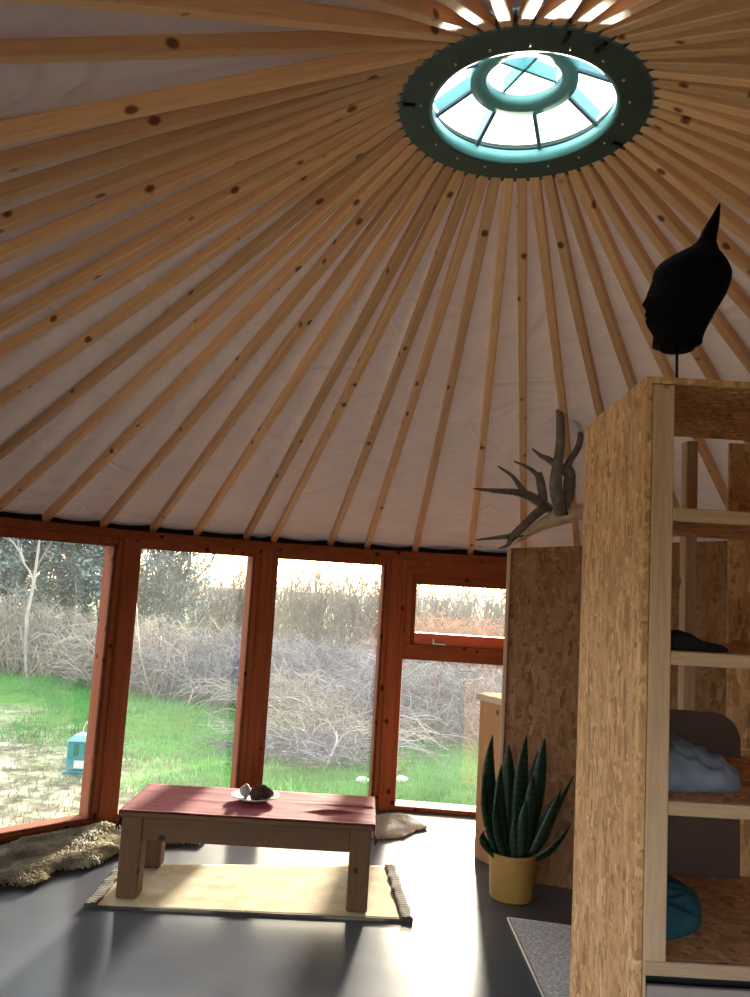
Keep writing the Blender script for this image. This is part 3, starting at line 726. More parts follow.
for (u, v, dy, w, bo, fc, bend) in [(493, 735, -.02, .075, (-.055, -.02), .2, (-.035, 0, 0)), (509, 744, .05, .07, (-.02, .04), -.3, (0, 0, 0)), (527, 735, -.03, .078, (.015, -.02), .15, (0, 0, 0)),
                        (545, 738, .02, .07, (.055, .02), -.2, (.015, 0, 0)), (574, 776, -.02, .055, (.07, -.02), .3, (.0, 0, -.04)), (571, 825, -.09, .055, (.075, -.03), .2, (.01, 0, -.05)),
                        (485, 770, -.04, .055, (-.075, -.04), .4, (-.02, 0, 0)), (487, 828, -.07, .05, (-.07, -.05), .6, (-.05, 0, .02)), (516, 815, -.10, .05, (0, -.085), .1, (0, -.01, 0)),
                        (533, 775, -.06, .06, (.04, -.06), -.2, (.01, 0, 0)), (502, 765, -.06, .065, (-.03, -.065), .3, (-.02, 0, 0)), (553, 800, .06, .055, (.06, .05), .1, (.02, 0, -.02)), (520, 758, .07, .065, (.02, .07), .2, (0, 0, 0)), (538, 752, .05, .07, (.04, .05), .3, (.01, 0, 0)), (561, 790, -.04, .06, (.06, -.04), .0, (.015, 0, -.03)), (498, 790, -.09, .055, (-.04, -.08), .5, (-.02, 0, 0)), (526, 800, -.10, .05, (.02, -.09), -.1, (0, -.01, 0))]:
    leaf(pp+Vector((bo[0], bo[1], .2)), tipat(u, v, dy), w*1.3, bend, fc)

# ------------------------------------------------------------------ open shelving of chipboard
YF, YB = 2.15, 2.84
xs0 = py(651, 500, YF).x; xs1 = xs0 + .062; XR = xs0 + .95
ztop = py(673, 377.5, YF).z
xb = py(584.5, 560, YB).x
wd = empty('shelving_unit', (xs0, YF, 0), 'tall open shelving unit of chipboard and pine at the right', 'shelving')
# side panel: chipboard sheet from the front stud to the back edge
def sheet(mb, p, q, z0, z1, th):
    p, q = Vector(p), Vector(q); X = (q-p); L = X.length; X /= L; Y = Vector((-X.y, X.x, 0))
    return mb.obox((p+q)/2 + Vector((0, 0, (z0+z1)/2)), X, Y, (0, 0, 1), L/2, th/2, (z1-z0)/2, .0015)
sheet(MB(), (xs0-.009, YF+.002, 0), (xb, YB, 0), .0, ztop-.002, .018).build('side_panel', MAT['osb'], wd)
sd = Vector((xb-(xs0-.009), YB-YF, 0)).normalized()
zb = py(663, 961.5, YF).z
MB().box((xs0+.002, YF, zb-.036), (xs1, YF+.04, ztop-.021), ch=.003).build('front_stud', MAT['pine_z'], wd)
MB().box((xs0+.002, YF, 0), (xs0+.010, YF+.04, zb-.0365), ch=.001).build('foot_edge', MAT['pine_z'], wd)
MB().box((xb+.012, YB-.06, 0), (xb+.05, YB, ztop-.022), ch=.003).build('back_stud', MAT['pine_z'], wd)
MB().box((XR-.062, YF, 0), (XR, YF+.04, ztop-.021), ch=.003).build('front_stud', MAT['pine_z'], wd)
MB().box((XR-.04, YB-.06, 0), (XR, YB, ztop-.022), ch=.003).build('back_stud', MAT['pine_z'], wd)
sheet(MB(), (XR+.010, YF+.002, 0), (XR+.010, YB, 0), .0, ztop-.002, .018).build('side_panel', MAT['osb'], wd)
def board(name, zt, th, lip, mat, x0=None, x1=None):
    x0 = xs1 if x0 is None else x0; x1 = XR-.062 if x1 is None else x1
    mb = MB()
    mb.add([(xs1 if lip else xs0-.018, YF+(.02 if lip else .0), zt-th), (XR-.062 if lip else XR+.019, YF+(.02 if lip else .0), zt-th), (XR-.005, YB-.002, zt-th), (xb+.014 if lip else xb-.009, YB-.002, zt-th),
            (xs1 if lip else xs0-.018, YF+(.02 if lip else .0), zt), (XR-.062 if lip else XR+.019, YF+(.02 if lip else .0), zt), (XR-.005, YB-.002, zt), (xb+.014 if lip else xb-.009, YB-.002, zt)],
           [(0, 3, 2, 1), (4, 5, 6, 7), (0, 1, 5, 4), (1, 2, 6, 5), (2, 3, 7, 6), (3, 0, 4, 7)])
    o = mb.build(name, mat, wd)
    if lip: MB().box((x0, YF-.004, zt-lip), (x1, YF+.02, zt), ch=.003).build('lipping', MAT['pine_x'], o)
    return o
board('top_board', ztop, .019, 0, MAT['osb'])
zs = [py(673, y, YF).z for y in (507.5, 651, 801)]
for z in zs: board('shelf', z, .018, .037, MAT['osb'])
zb = py(663, 961.5, YF).z
board('shelf', zb, .018, .036, MAT['osb'], xs0+.004)
# below the lowest shelf: near-black board painting the slot's shade, over a pale drawer front
zl = py(663, 987.5, YF).z
MB().box((xs0+.012, YF+.05, .08), (XR-.03, YF+.06, zb-.03)).build('slot_shade_board', MAT['dark'], wd)
tag(MB().box((xs0+.013, YF+.004, .12), (XR-.03, YF+.022, zl), ch=.003).build('drawer', MAT['pinkgrey'], wd), 'pinkish grey drawer front')
# back: a pine stud, a chipboard strip, and the brown round-cornered board
x0, x1 = py(685.5, 600, YB).x, py(697, 600, YB).x
MB().box((x0, YB+.004, .3), (x1, YB+.06, ztop-.03), ch=.003).build('back_stud', MAT['pine_z'], wd)
x2 = py(729, 600, YB).x
MB().box((x2, YB+.001, .3), (XR-.002, YB+.017, ztop-.03), ch=.001).build('back_strip', MAT['osb'], wd)
bx0, bx1 = xb+.055, py(741, 740, YB-.03).x; bz1 = py(690, 711, YB-.03).z; rr = .10
poly = [(bx0, zb+.002), (bx1, zb+.002)] + [(bx1-rr+rr*math.cos(t), bz1-rr+rr*math.sin(t)) for t in np.linspace(0, PI/2, 10)] + [(bx0, bz1)]
def panelpoly(poly, y0, y1):
    mb = MB(); n = len(poly)
    mb.add([(x, y0, z) for x, z in poly]+[(x, y1, z) for x, z in poly], [tuple(range(n)), tuple(range(2*n-1, n-1, -1))]+[(i, (i+1) % n, n+(i+1) % n, n+i) for i in range(n)])
    return mb
lo = [p for p in poly if p[1] <= zs[2]-.02] + [(bx1, zs[2]-.0185), (bx0, zs[2]-.0185)]
up = [(bx0, zs[2]+.0005), (bx1, zs[2]+.0005)] + poly[2:]
bb = panelpoly(up, YB-.028, YB-.010).build('back_board', MAT['brownboard'], wd); tag(bb, 'dark brown back board with a rounded corner')
bb = panelpoly([(bx0, zb+.0005), (bx1, zb+.0005), (bx1, zs[2]-.0185), (bx0, zs[2]-.0185)], YB-.028, YB-.010).build('back_board', MAT['brownboard'], wd); tag(bb, 'dark brown lower back board')

# cloths on the shelves
def heap(name, mat, pts, zt, hmax, label, cat, seed, amp=1.0, folds=1.0):
    """crumpled cloth: pts is the outline on the shelf (x, y)"""
    cx = sum(p[0] for p in pts)/len(pts); cy = sum(p[1] for p in pts)/len(pts)
    n = 64; m = 22; mb = MB()
    # smooth closed outline
    def outl(t):
        q = t*len(pts); i = int(q) % len(pts); f = q-int(q)
        P = [pts[(i+k) % len(pts)] for k in (-1, 0, 1, 2)]
        return tuple(.5*(2*P[1][d]+(P[2][d]-P[0][d])*f+(2*P[0][d]-5*P[1][d]+4*P[2][d]-P[3][d])*f*f+(3*P[1][d]-P[0][d]-3*P[2][d]+P[3][d])*f**3) for d in (0, 1))
    ol = [outl(k/n) for k in range(n)]
    rings = []
    for j in range(m+1):
        t = j/m                                        # 0 rim .. 1 centre
        ring = []
        for k in range(n):
            x, y = ol[k]; r = (1-t)
            px_, py_ = cx+(x-cx)*r, cy+(y-cy)*r
            h = hmax(px_, py_)*min(1, (1-(1-t)**2.6))**.5 if t > 0 else 0
            fo = noise.noise((px_*14+seed, py_*9, 1.3)); f2 = noise.noise((px_*9, py_*26+seed, h*9)); f3 = noise.noise((px_*40, py_*40, seed))
            rdg = 1-2.4*abs(noise.noise((px_*8+py_*11+seed, py_*16-px_*10, seed))); r2 = 1-2.4*abs(noise.noise((px_*22-py_*9, py_*30+seed, 2.)))
            z = zt+.002 + h*(.82 + amp*(.20*rdg + .10*r2 + .12*fo + .03*f3))
            b = 1 + (.10*amp*noise.noise((math.cos(2*PI*k/n)*2+seed, math.sin(2*PI*k/n)*2, t*5)) if 0 < t < .5 else 0)
            ring.append((cx+(px_-cx)*b, cy+(py_-cy)*b, max(zt+.002, z)))
        rings.append(ring)
    mb.loft(rings)
    o = mb.build(name, mat, None, (cx, cy, zt)); return tag(o, label, cat)
def shp(u, v, z): p = pz(u, v, z); return (p.x, p.y)
z3 = zs[2]
ptsb = [(xs1+.0, YF+.12), (xs1+.13, YF+.11), (xs1+.24, YF+.14), (xs1+.30, YF+.24), (xs1+.27, YF+.38), (xs1+.13, YF+.48), (xs1+.01, YF+.42)]
heap('folded_clothing', MAT['bluecloth'], ptsb, z3, lambda x, y: .125-.20*max(0, x-(xs1+.06)), 'crumpled blue-grey garment on the shelf in front of the brown board', 'clothing', 3.1)
ptst = [(xs1+.01, YF+.14), (xs1+.10, YF+.15), (xs1+.19, YF+.24), (xs1+.24, YF+.40), (xs1+.15, YF+.52), (xs1+.02, YF+.44)]
heap('folded_clothing', MAT['tealcloth'], ptst, zb, lambda x, y: .085, 'dark teal garment on the lowest visible shelf', 'clothing', 8.3, .9)
z2 = zs[1]
ptsk = [(xs1+.005, YF+.05), (xs1+.08, YF+.04), (xs1+.16, YF+.05), (xs1+.20, YF+.10), (xs1+.16, YF+.17), (xs1+.06, YF+.20), (xs1+.005, YF+.14)]
heap('black_hat', MAT['blackcloth'], ptsk, z2, lambda x, y: .03 + .034/(1+math.exp((x-xs1-.095)/.012)), 'flat black cap or cloth on the second shelf down', 'clothing', 5.5, .25)

# ------------------------------------------------------------------ black carved head on a rod
HY = 2.30
hs = empty('carved_head', (py(677, 372, HY).x, HY, ztop), 'black carved head with a pointed topknot on a thin rod above the shelving', 'sculpture')
S = 4.746
def hp(x, y): return py(620+x/S, 190+y/S, HY)
left = [(470, 62), (462, 75), (448, 100), (430, 130), (412, 160), (392, 192), (380, 222), (360, 250), (330, 272), (285, 295), (235, 320), (190, 350), (168, 378), (160, 400), (157, 428), (146, 450), (132, 485), (124, 510), (106, 540), (118, 556), (124, 572), (118, 590), (126, 605), (122, 622), (130, 645), (158, 672), (164, 688), (160, 710), (158, 735)]
right = [(474, 62), (477, 75), (475, 100), (473, 130), (470, 160), (464, 192), (459, 222), (457, 250), (460, 272), (468, 295), (482, 320), (500, 350), (511, 378), (518, 400), (519, 428), (516, 450), (505, 485), (492, 510), (474, 540), (465, 556), (455, 572), (444, 590), (435, 605), (426, 622), (415, 645), (400, 672), (394, 688), (386, 710), (382, 735)]
rings = []; n = 36
for i, ((lx, ly), (rx, ry)) in enumerate(zip(left, right)):
    a, b = hp(lx, ly), hp(rx, ry); c = (a+b)/2; hw = (b-a).length/2; ax = (b-a).normalized()
    wy = hw*.86 if ly < 250 else hw*.74
    if ly > 660: wy = hw*.95
    ring = []
    for k in range(n):
        t = 2*PI*k/n; ct, st = math.cos(t), math.sin(t)
        face = max(0, -ct)
        # the face narrows towards nose and lips, the skull behind stays round
        y = wy*st*(1-.42*face**3 if 430 < ly < 660 else 1)
        x = hw*ct
        curl = .0
        if 250 < ly < 470 and ct > -.75: curl = .0035*math.sin(k*3.0)*math.sin(ly*.16)
        ring.append(c + ax*(x+curl*ct) + Vector((0, y+curl*st, 0)))
    rings.append(ring)
mb = MB(); mb.loft(rings); mb.build('head', MAT['black'], hs)
pb = hp(270, 735)
MB().lathe([(.001, -.016), (.048, -.016), (.052, -.010), (.052, .006), (.046, .012), (.001, .012)], (pb.x, pb.y, pb.z), 36).build('neck_base', MAT['black'], hs)
MB().tube([(pb.x, HY, pb.z), (hp(270, 820).x, HY, (pb.z+ztop)/2), (hs.location.x, HY, ztop+.004)], .0042, 10).build('rod', MAT['blackmetal'], hs)
MB().lathe([(.001, .012), (.03, .011), (.034, .006), (.034, .001), (.001, .001)], (hs.location.x, HY, ztop), 32).build('foot', MAT['blackmetal'], hs)
for s in (-1, 1):
    e = hp(300, 520); mb = MB(); rg = []
    for i in range(8):
        t = i/7; c = e + Vector((.006*math.sin(t*3), s*(.078-.010*t), .05-.115*t))
        rg.append([c+Vector((math.cos(a)*.013*(math.sin(PI*min(.97, max(.06, t)))**.6), s*.006*math.sin(a), 0)) for a in np.linspace(0, 2*PI, 10, endpoint=False)])
    mb.loft(rg).build('ear', MAT['black'], hs)
    ey = hp(165, 515); mb = MB(); mb.tube([ey+Vector((.004, s*.018, 0)), ey+Vector((.008, s*.030, .003)), ey+Vector((.016, s*.040, 0))], [.003, .006, .003], 8); mb.build('eyelid', MAT['black'], hs)

# ------------------------------------------------------------------ stag skull with antlers
SY = 4.62
def sp_(x, y, dy=0.): return py(470+x/5.77, 440+y/5.77, SY+dy)
skl = empty('stag_skull', sp_(260, 612), 'bleached stag skull with branching antlers resting on top of the partition', 'skull')
secs = [((236, 606), 8, .012, .14), ((262, 588), 22, .018, .13), ((310, 556), 40, .026, .10), ((365, 520), 56, .034, .07), ((420, 488), 74, .040, .04), ((470, 466), 90, .050, .02), ((520, 452), 96, .064, 0), ((570, 440), 92, .070, -.02), ((620, 425), 96, .066, -.03), ((670, 410), 100, .058, -.04), ((715, 402), 80, .045, -.05), ((740, 398), 40, .02, -.06)]
rings = []
for i, ((x, y), hpx, wy, dy) in enumerate(secs):
    c = sp_(x, y, dy*.6); q = sp_(*secs[min(i+1, 11)][0]); q0 = sp_(*secs[max(i-1, 0)][0]); ax = (q-q0); ax.y = 0; ax.normalize()
    up = Vector((-ax.z, 0, ax.x)); hh = hpx/5.77/F*SY/2
    rings.append([c + up*hh*math.sin(t)*(1.0 if math.sin(t) > 0 else .85) + Vector((0, 1, 0))*wy*math.cos(t)*(1-.25*max(0, -math.sin(t))) for t in np.linspace(0, 2*PI, 20, endpoint=False)])
mb = MB(); mb.loft(rings); mb.build('skull', MAT['bone'], skl)
for s in (-1, 1):
    e = sp_(540, 428, -.02*.6); MB().tube([e+Vector((0, s*.055, 0)), e+Vector((0, s*.070, .002))], [.015, .012], 14).build('eye_socket', MAT['socket'], skl)
    e = sp_(290, 560, .06); MB().tube([e+Vector((-.01, s*.012, 0)), e+Vector((.03, s*.022, .012))], [.005, .007], 8).build('nostril', MAT['socket'], skl)
br = sp_(690, 470); zt = zA+(zE-zA)*.42/1.55
MB().tube([sp_(700, 420, -.03), Vector((sp_(700, 420).x, SY-.03, zt))], [.012, .012], 8).build('peg', MAT['pine_z'], skl)
def spl(pts, n=7):
    pts = [Vector(p) for p in pts]; out = []
    for i in range(len(pts)-1):
        P = [pts[max(i-1, 0)], pts[i], pts[i+1], pts[min(i+2, len(pts)-1)]]
        for k in range(n):
            f = k/n; out.append(.5*(2*P[1]+(P[2]-P[0])*f+(2*P[0]-5*P[1]+4*P[2]-P[3])*f*f+(3*P[1]-P[0]-3*P[2]+P[3])*f**3))
    return out+[pts[-1]]
def horn(mb, pts, r, n=7):
    P = spl([sp_(x, y, dy) for x, y, dy in pts], n); rr = np.interp(np.linspace(0, len(r)-1, len(P)), range(len(r)), r)
    rr = [x/5.77/F*SY*(1+.07*noise.noise((i*.9, x, 2))) for i, x in enumerate(rr)]
    return mb.tube(P, rr, 12)
A = MB()
horn(A, [(470, 405, .06), (425, 375, .05), (380, 345, .04), (330, 318, .02), (250, 300, -.02), (140, 293, -.07), (18, 280, -.14)], [26, 30, 32, 26, 20, 15, 3])
horn(A, [(325, 320, .02), (290, 270, 0), (240, 205, -.03), (162, 152, -.06)], [24, 17, 11, 4])
horn(A, [(425, 385, .05), (418, 310, .05), (405, 235, .05), (395, 190, .04)], [26, 27, 26, 20])
horn(A, [(412, 245, .05), (375, 190, .03), (320, 152, .0), (252, 122, -.03)], [18, 15, 10, 4])
horn(A, [(440, 390, .04), (390, 420, -.01), (320, 485, -.06), (250, 555, -.10), (225, 580, -.11)], [26, 27, 25, 24, 17])
horn(A, [(250, 552, -.10), (190, 560, -.12), (110, 568, -.16), (35, 577, -.20)], [18, 13, 9, 4])
horn(A, [(240, 565, -.10), (222, 600, -.11), (200, 615, -.12), (165, 625, -.13)], [17, 13, 9, 4])
tag(A.build('antler', MAT['antler'], skl), 'grey-brown antler reaching left')
B = MB()
horn(B, [(525, 425, -.04), (510, 350, -.08), (495, 270, -.11), (500, 180, -.13), (515, 80, -.16), (522, -20, -.20), (520, -130, -.26), (505, -175, -.28)], [34, 40, 38, 31, 27, 25, 23, 12])
horn(B, [(490, 140, -.12), (455, 112, -.13), (410, 92, -.14), (360, 50, -.16)], [20, 18, 13, 4])
horn(B, [(530, 195, -.10), (575, 120, -.09), (625, 40, -.08), (638, -40, -.08), (610, -95, -.08), (575, -110, -.08)], [22, 20, 19, 17, 11, 4])
horn(B, [(540, 415, -.03), (566, 330, -.04), (574, 250, -.06), (570, 180, -.08), (530, 165, -.10)], [18, 32, 36, 32, 18])
tag(B.build('antler', MAT['antler'], skl), 'darker antler standing upright')

# ------------------------------------------------------------------ outside: teal box
by = 6.1; bp = pz(83, 771, GZ); bx = bp.x; by = bp.y
bz = gh(bx, by)
lt = empty('box_lantern', (bx, by, bz), 'teal box with a pale lid and wire handle standing on the grass outside', 'lantern')
w = .115; hh_ = .27
MB().box((bx-w-.02, by-w-.02, bz-.015), (bx+w+.02, by+w+.02, bz+.03), ch=.006).build('base', MAT['crate'], lt)
MB().box((bx-w, by-w, bz+.03), (bx+w, by+w, bz+hh_), ch=.008).build('body', MAT['crate'], lt)
mb = MB(); mb.add([(bx-w-.006, by-w-.006, bz+hh_), (bx+w+.006, by-w-.006, bz+hh_), (bx+w+.006, by+w+.006, bz+hh_), (bx-w-.006, by+w+.006, bz+hh_),
                   (bx-w*.7, by-w*.7, bz+hh_+.045), (bx+w*.7, by-w*.7, bz+hh_+.045), (bx+w*.7, by+w*.7, bz+hh_+.045), (bx-w*.7, by+w*.7, bz+hh_+.045)],
                  [(0, 1, 5, 4), (1, 2, 6, 5), (2, 3, 7, 6), (3, 0, 4, 7), (4, 5, 6, 7), (0, 3, 2, 1)]); tag(mb.build('lid', MAT['crate_lid'], lt), 'pale teal lid')
for dx in (-.035, .055): MB().box((bx+dx-.022, by-w-.004, bz+.155), (bx+dx+.022, by-w+.001, bz+.25), ch=.001).build('window', MAT['crate_dark'], lt)
MB().box((bx-.045, by-w-.004, bz+.05), (bx+.11, by-w+.001, bz+.115), ch=.001).build('label_plate', MAT['white'], lt)
MB().tube(spl([(bx-.03, by, bz+hh_+.04), (bx-.028, by, bz+hh_+.10), (bx-.005, by, bz+hh_+.15), (bx+.006, by, bz+hh_+.10), (bx+.01, by, bz+hh_+.04)]), .004, 6).build('wire_handle', MAT['white'], lt)

# ------------------------------------------------------------------ outside: vegetation
def bramble(cx, cy, rx, ry, h, n, mat, label, fine=1.0, group='bramble mounds beyond the windows'):
    S = 8; t = np.linspace(0, 1, S)
    a = RNG.uniform(0, 2*PI, n); r = np.sqrt(RNG.uniform(0, 1, n))
    bx, by = cx+rx*r*np.cos(a)*.85, cy+ry*r*np.sin(a)*.85
    top = h*np.sqrt(np.clip(1-(.9*r)**2, .05, 1))*RNG.uniform(.45, 1.12, n)
    ang = RNG.uniform(0, 2*PI, n); ln = RNG.uniform(.4, 1.3, n)
    P = np.zeros((n, S, 3))
    P[:, :, 0] = bx[:, None]+np.cos(ang)[:, None]*ln[:, None]*t
    P[:, :, 1] = by[:, None]+np.sin(ang)[:, None]*ln[:, None]*t*.6
    k = RNG.uniform(.45, .8, n)[:, None]
    P[:, :, 2] = GZ-.03+top[:, None]*(1-((t-k)/k)**2*1.0)
    P += RNG.normal(size=P.shape).cumsum(1)*.022
    P[:, :, 2] = np.maximum(P[:, :, 2], GZ-.04)
    rad = (RNG.uniform(.004, .010, n)*fine)[:, None]*np.linspace(1, .45, S)
    V, Q = tubes_np(P, rad)
    # short side twigs
    m = n*3; i = RNG.integers(0, n, m); j = RNG.integers(1, S-1, m); st = P[i, j]; d = RNG.normal(size=(m, 3)); d[:, 2] = np.abs(d[:, 2])*.5; d /= np.linalg.norm(d, axis=1, keepdims=True)
    l = RNG.uniform(.12, .42, m)
    P2 = st[:, None, :]+d[:, None, :]*l[:, None, None]*np.linspace(0, 1, 4)[None, :, None] + RNG.normal(size=(m, 4, 3))*.012
    P2[:, 0] = st
    V2, Q2 = tubes_np(P2, (RNG.uniform(.002, .0055, m)*fine)[:, None]*np.linspace(1, .5, 4))
    o = raw_mesh('bramble_bush', np.concatenate([V, V2]), np.concatenate([Q, Q2+len(V)]), mat, (cx, cy, GZ))
    return tag(o, label, 'bush', group)
def gx(u, d): return py(u, 600, d).x
for (u, d, rx, ry, h, n, mt, lab) in [
    (5, 13.2, 1.7, 1.0, 1.25, 520, 'bramble', 'tan bramble mound at the far left of the first window'),
    (72, 13.6, 1.5, 1.0, 1.05, 480, 'bramble', 'tan-grey bramble mound behind the teal box'),
    (128, 12.8, 1.2, .9, 1.0, 420, 'bramble', 'bramble mound hidden partly by the left post'),
    (172, 12.0, 1.2, .9, 1.05, 460, 'bramble', 'tan bramble mound on the left side of the second window'),
    (225, 11.6, 1.1, .9, 1.0, 460, 'bramble_grey', 'grey bramble mound with long pale stems on the right side of the second window'),
    (290, 12.2, 1.1, .8, .85, 420, 'bramble_grey', 'grey bramble mound at the left side of the third window'),
    (345, 12.6, 1.2, .8, .85, 480, 'bramble_grey', 'dark blue-grey bramble mound in the middle of the third window'),
    (296, 10.4, .7, .5, .55, 240, 'bramble', 'low tan mound of dead stems in front of the grey brambles'),
    (420, 9.9, .9, .7, .92, 420, 'bramble_grey', 'grey bramble mound at the left of the fourth window below the sash'),
    (468, 9.6, .9, .7, .90, 420, 'bramble_grey', 'grey bramble mound in the fourth window beside the partition'),
    (352, 8.9, .75, .45, .38, 220, 'bramble', 'low brush tangle on the grass in the third window'),
    (318, 8.0, .55, .4, .26, 150, 'bramble_grey', 'small heap of grey sticks on the grass just outside the third window')]:
    bramble(gx(u, d), d, rx, ry, h, n, MAT[mt], lab)
for (u, d, h, lab) in [(425, 16.5, 1.15, 'russet bracken clump seen through the left of the small sash'), (462, 16.0, 1.2, 'russet bracken clump seen through the middle of the small sash'), (500, 16.5, 1.15, 'russet bracken clump seen through the right of the small sash'), (545, 16.5, 1.15, 'russet bracken clump hidden behind the chipboard partition')]:
    bramble(gx(u, d), d, 1.0, .7, h, 420, MAT['bracken'], lab, 1.5, 'russet bracken clumps beyond the small sash')
def bare_tree(cx, cy, h, spread, stems, mat, label, seed, leaves=0, group=None, name='bare_tree', thick=1.0, kids=(5, 5)):
    rng = np.random.default_rng(seed); S = 7; t = np.linspace(0, 1, S)
    def grow(st, dr, ln, wob):
        n = len(st); P = st[:, None, :]+dr[:, None, :]*ln[:, None, None]*t[None, :, None]
        w = rng.normal(size=(n, S, 3)).cumsum(1)*(ln*wob)[:, None, None]; w[:, 0] = 0; P = P+w
        P[:, :, 2] += (ln*.10)[:, None]*t**2; return P
    n = stems
    st = np.stack([cx+rng.normal(0, spread*.18, n), cy+rng.normal(0, spread*.18, n), np.full(n, GZ-.05)], -1)
    dr = np.stack([rng.normal(0, .22*spread/h*2, n), rng.normal(0, .22*spread/h*2, n), np.ones(n)], -1); dr /= np.linalg.norm(dr, axis=1, keepdims=True)
    L = h*rng.uniform(.65, 1., n); P = grow(st, dr, L, .022); out = [(P, (h*.0085*thick*rng.uniform(.6, 1.2, n))[:, None]*np.linspace(1, .35, S))]
    rad0 = h*.0045*thick
    for lev, kk in enumerate(kids):
        m = len(P)*kk; i = np.repeat(np.arange(len(P)), kk); j = rng.integers(1, S, m)
        st = P[i, j]; pd = P[i, -1]-P[i, 0]; pl_ = np.linalg.norm(pd, axis=1); pd = pd/pl_[:, None]
        d = pd*.8+rng.normal(size=(m, 3))*.5; d[:, 2] += .25; d /= np.linalg.norm(d, axis=1, keepdims=True)
        ln = pl_*rng.uniform(.22, .5, m); P = grow(st, d, ln, .03)
        out.append((P, (rad0*rng.uniform(.7, 1.2, m))[:, None]*np.linspace(1, .4, S))); rad0 *= .62
    Vs, Qs, off = [], [], 0
    for P_, r_ in out:
        V, Q = tubes_np(P_, np.maximum(r_, .0022)); Vs.append(V); Qs.append(Q+off); off += len(V)
    if leaves:
        P_ = out[-1][0].reshape(-1, 3); c = P_[rng.integers(0, len(P_), leaves)]+rng.normal(size=(leaves, 3))*.06
        a = rng.normal(size=(leaves, 3)); a /= np.linalg.norm(a, axis=1, keepdims=True); b = np.cross(a, rng.normal(size=(leaves, 3))); b /= np.linalg.norm(b, axis=1, keepdims=True)
        s = rng.uniform(.02, .05, leaves)[:, None]
        fo = np.concatenate([c-a*s, c+b*s*.6, c+a*s, c-b*s*.6], 1).reshape(-1, 3)
    e = empty(name, (cx, cy, GZ), label, 'tree', group)
    raw_mesh('branches', np.concatenate(Vs), np.concatenate(Qs), mat, parent=e)
    if leaves:
        o = raw_mesh('foliage', fo, np.arange(leaves*4).reshape(-1, 4), MAT['ivy'], parent=e); o['kind'] = 'stuff'
    return e
for i, (u, d, h, lv, lab) in enumerate([
    (-45, 16.5, 5.5, 26000, 'dense ivy-clad tree, leaves tinted blue-grey for haze, at the far left of the first window'), (15, 16.0, 5.0, 28000, 'dense ivy-clad tree, leaves tinted blue-grey for haze, at the left of the first window'),
    (62, 17.0, 5.2, 26000, 'dense tree, leaves tinted blue-grey for haze, in the middle of the first window'), (100, 16.2, 4.8, 20000, 'grey-green tree behind the left post'),
    (140, 16.5, 4.0, 9000, 'olive-brown tree at the left of the second window'), (170, 17.4, 2.7, 7000, 'lower brown tree in the second window beside the open sky')]):
    bare_tree(gx(u, d), d, h, 2.2, 7, MAT['twig'], lab, 40+i, lv, 'tall trees at the left', 'ivy_tree', 1.1, (6, 6))
for i, (u, h) in enumerate([(205, 2.0), (222, 1.9), (238, 2.05), (256, 1.9), (274, 1.9), (290, 2.1), (304, 1.9), (318, 2.0), (331, 2.3), (346, 2.0), (360, 2.2), (374, 2.0), (389, 2.1), (404, 2.0), (420, 2.2), (438, 2.05), (456, 2.0), (475, 2.1), (495, 2.0), (515, 2.1), (540, 2.0)]):
    d = 18.2 + .7*math.sin(i*2.3); h *= .78
    bare_tree(gx(u, d), d, h, 1.2, 16, MAT['twig'], 'leafless upright shrub in the hedge row behind the brambles', 80+i, 0, 'leafless hedge shrubs behind the brambles', 'hedge_shrub', 1.3, (6, 5))
for i in range(17):
    u = 135 + i*24; d = 31 + 1.5*math.sin(i*1.7)
    bare_tree(gx(u, d), d, 2.0+.3*math.sin(i*2.9), 2.6, 20, MAT['twig'], 'bare hedge shrub in the far row across the field', 400+i, 0, 'far hedge row across the field', 'hedge_shrub', 1.6, (5, 4))
bare_tree(gx(42, 12.6), 12.6, 3.6, .8, 1, MAT['palewood'], 'slender pale sapling standing before the blue-green trees in the first window', 300, 0, None, 'sapling', 1.2, (7, 5))
bare_tree(gx(166, 11.2), 11.2, 2.2, .5, 1, MAT['palewood'], 'slender pale sapling among the brambles in the second window', 301, 0, None, 'sapling', 1.1, (6, 4))
for i, (u, v, du, dv, r, lab) in enumerate([(205, 702, 46, -32, .022, 'long pale dead branch leaning on the brambles in the second window'), (187, 706, 2, -20, .018, 'short pale upright stick in the second window'),
                                     (322, 772, 14, -40, .014, 'pale dead branch on the grass in the third window'), (305, 758, -6, -30, .012, 'thin pale stick beside the brush heap in the third window'), (430, 742, 6, -38, .013, 'thin pale stem against the grey brambles in the fourth window')]):
    p = pz(u, v, GZ); q = py(u+du, v+dv, p.y+.35); mid = (p+q)/2+Vector((.06, 0, .07)); mb = MB()
    P = spl([p-Vector((0, 0, .02)), mid, q]); mb.tube(P, list(np.linspace(r, r*.5, len(P))), 7)
    mb.tube(spl([P[5], P[5]+Vector((.10, .05, .16)), P[5]+Vector((.28, .05, .22))]), list(np.linspace(r*.6, r*.25, 15)), 6)
    mb.tube(spl([P[9], P[9]+Vector((-.08, .02, .14)), P[9]+Vector((-.2, .05, .17))]), list(np.linspace(r*.5, r*.2, 15)), 6)
    tag(mb.build('fallen_branch', MAT['palewood'], None, p), lab, 'branch', 'dead branches outside')
for u, v, lab in ((362, 783, 'white stone on the grass at the right of the third window'), (401, 782, 'white stone on the grass at the left of the fourth window')):
    p = pz(u, v, GZ); mb = MB(); rg = []
    for i in range(8):
        t = -PI/2+PI*i/7; rg.append([p+Vector((.06*math.cos(t)*math.cos(a)*(1+.5*noise.noise((math.cos(a)*2+u, math.sin(a)*2, t))), .06*math.cos(t)*math.sin(a), GZ*0+.02+.035*math.sin(t))) for a in np.linspace(0, 2*PI, 12, endpoint=False)])
    tag(mb.loft(rg).build('stone', MAT['white'], None, p), lab, 'stone', 'white stones outside')
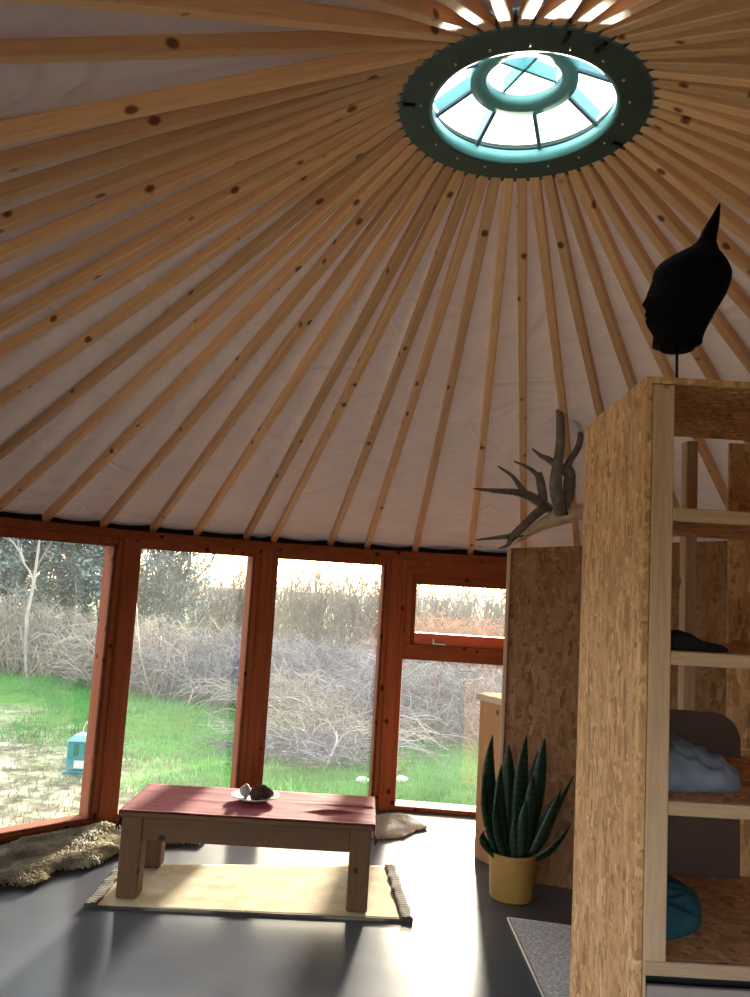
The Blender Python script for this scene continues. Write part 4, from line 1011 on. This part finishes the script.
def blades(name, n, reg, hmin, hmax, mat, label, cond):
    x = RNG.uniform(reg[0], reg[1], n); y = RNG.uniform(reg[2], reg[3], n)
    k = (np.hypot(x-CX, y-CY) > RAD+.3) & cond(x, y); x, y = x[k], y[k]; n = len(x)
    z = np.array([gh(a, b) for a, b in zip(x, y)]); h = RNG.uniform(hmin, hmax, n); a = RNG.uniform(0, 2*PI, n); w = RNG.uniform(.003, .008, n)
    lean = RNG.normal(0, .45, (n, 2))*h[:, None]
    b0 = np.stack([x-np.cos(a)*w, y-np.sin(a)*w, z-.01], -1); b1 = np.stack([x+np.cos(a)*w, y+np.sin(a)*w, z-.01], -1); tp = np.stack([x+lean[:, 0], y+lean[:, 1], z+h], -1)
    V = np.stack([b0, b1, tp], 1).reshape(-1, 3)
    o = raw_mesh(name, V, np.arange(n*3).reshape(-1, 3), mat); tag(o, label, 'grass', None, 'stuff')
def nz(x, y, s, q): return np.array([noise.noise((a*s, b*s, q)) for a, b in zip(x, y)])
blades('grass', 60000, (-9, 3.5, 5.5, 15.5), .05, .16, MAT['grass'], 'green grass outside the windows', lambda x, y: (y + .9*x + 2.2 + 2.5*nz(x, y, .55, 0) > 7.6) & (x > -.62*y-1) & (x < .25*y))
blades('dry_grass', 16000, (-6.5, 1, 5.0, 10), .02, .07, MAT['straw'], 'worn straw-coloured grass close to the first window', lambda x, y: (y + .9*x + 2.2 + 2.5*nz(x, y, .55, 0) < 8.2) & (x > -.62*y-1))

# ------------------------------------------------------------------ light
SUN_AZ, SUN_EL = 7., 11.
W = bpy.data.worlds.new('sky'); scene.world = W; W.use_nodes = True; nt = W.node_tree; nt.nodes.clear(); g = NT(nt)
wo = nt.nodes.new('ShaderNodeOutputWorld')
sky = g.n('ShaderNodeTexSky'); sky.sky_type = 'NISHITA'; sky.sun_disc = False; sky.sun_elevation = R_(SUN_EL); sky.sun_rotation = R_(SUN_AZ); sky.dust_density = 3.0; sky.air_density = 1.0; sky.ozone_density = 1.0
bg = g.n('ShaderNodeBackground', ins={'Strength': .42})
hz_ = g.mix(.45, sky.outputs[0], (5.5, 5.7, 6.0))      # thin bright overcast over the clear sky
g.l(hz_, bg.inputs[0]); g.l(bg.outputs[0], wo.inputs[0])
sl = bpy.data.lights.new('sun', 'SUN'); so = bpy.data.objects.new('sun', sl); COL.objects.link(so)
sl.energy = 12.5; sl.angle = R_(4.0); sl.color = (1, .88, .72)
dv = Vector((math.sin(R_(SUN_AZ))*math.cos(R_(SUN_EL)), math.cos(R_(SUN_AZ))*math.cos(R_(SUN_EL)), math.sin(R_(SUN_EL))))
so.rotation_euler = dv.to_track_quat('Z', 'Y').to_euler(); so.location = dv*30
vs = scene.view_settings; vs.view_transform = 'Standard'; vs.look = 'None'; vs.gamma = 1; vs.exposure = 1.05; vs.use_curve_mapping = False
cy = scene.cycles; cy.max_bounces = 12; cy.diffuse_bounces = 6; cy.glossy_bounces = 4; cy.transparent_max_bounces = 16; cy.use_denoising = True; cy.sample_clamp_indirect = 8; cy.caustics_reflective = False
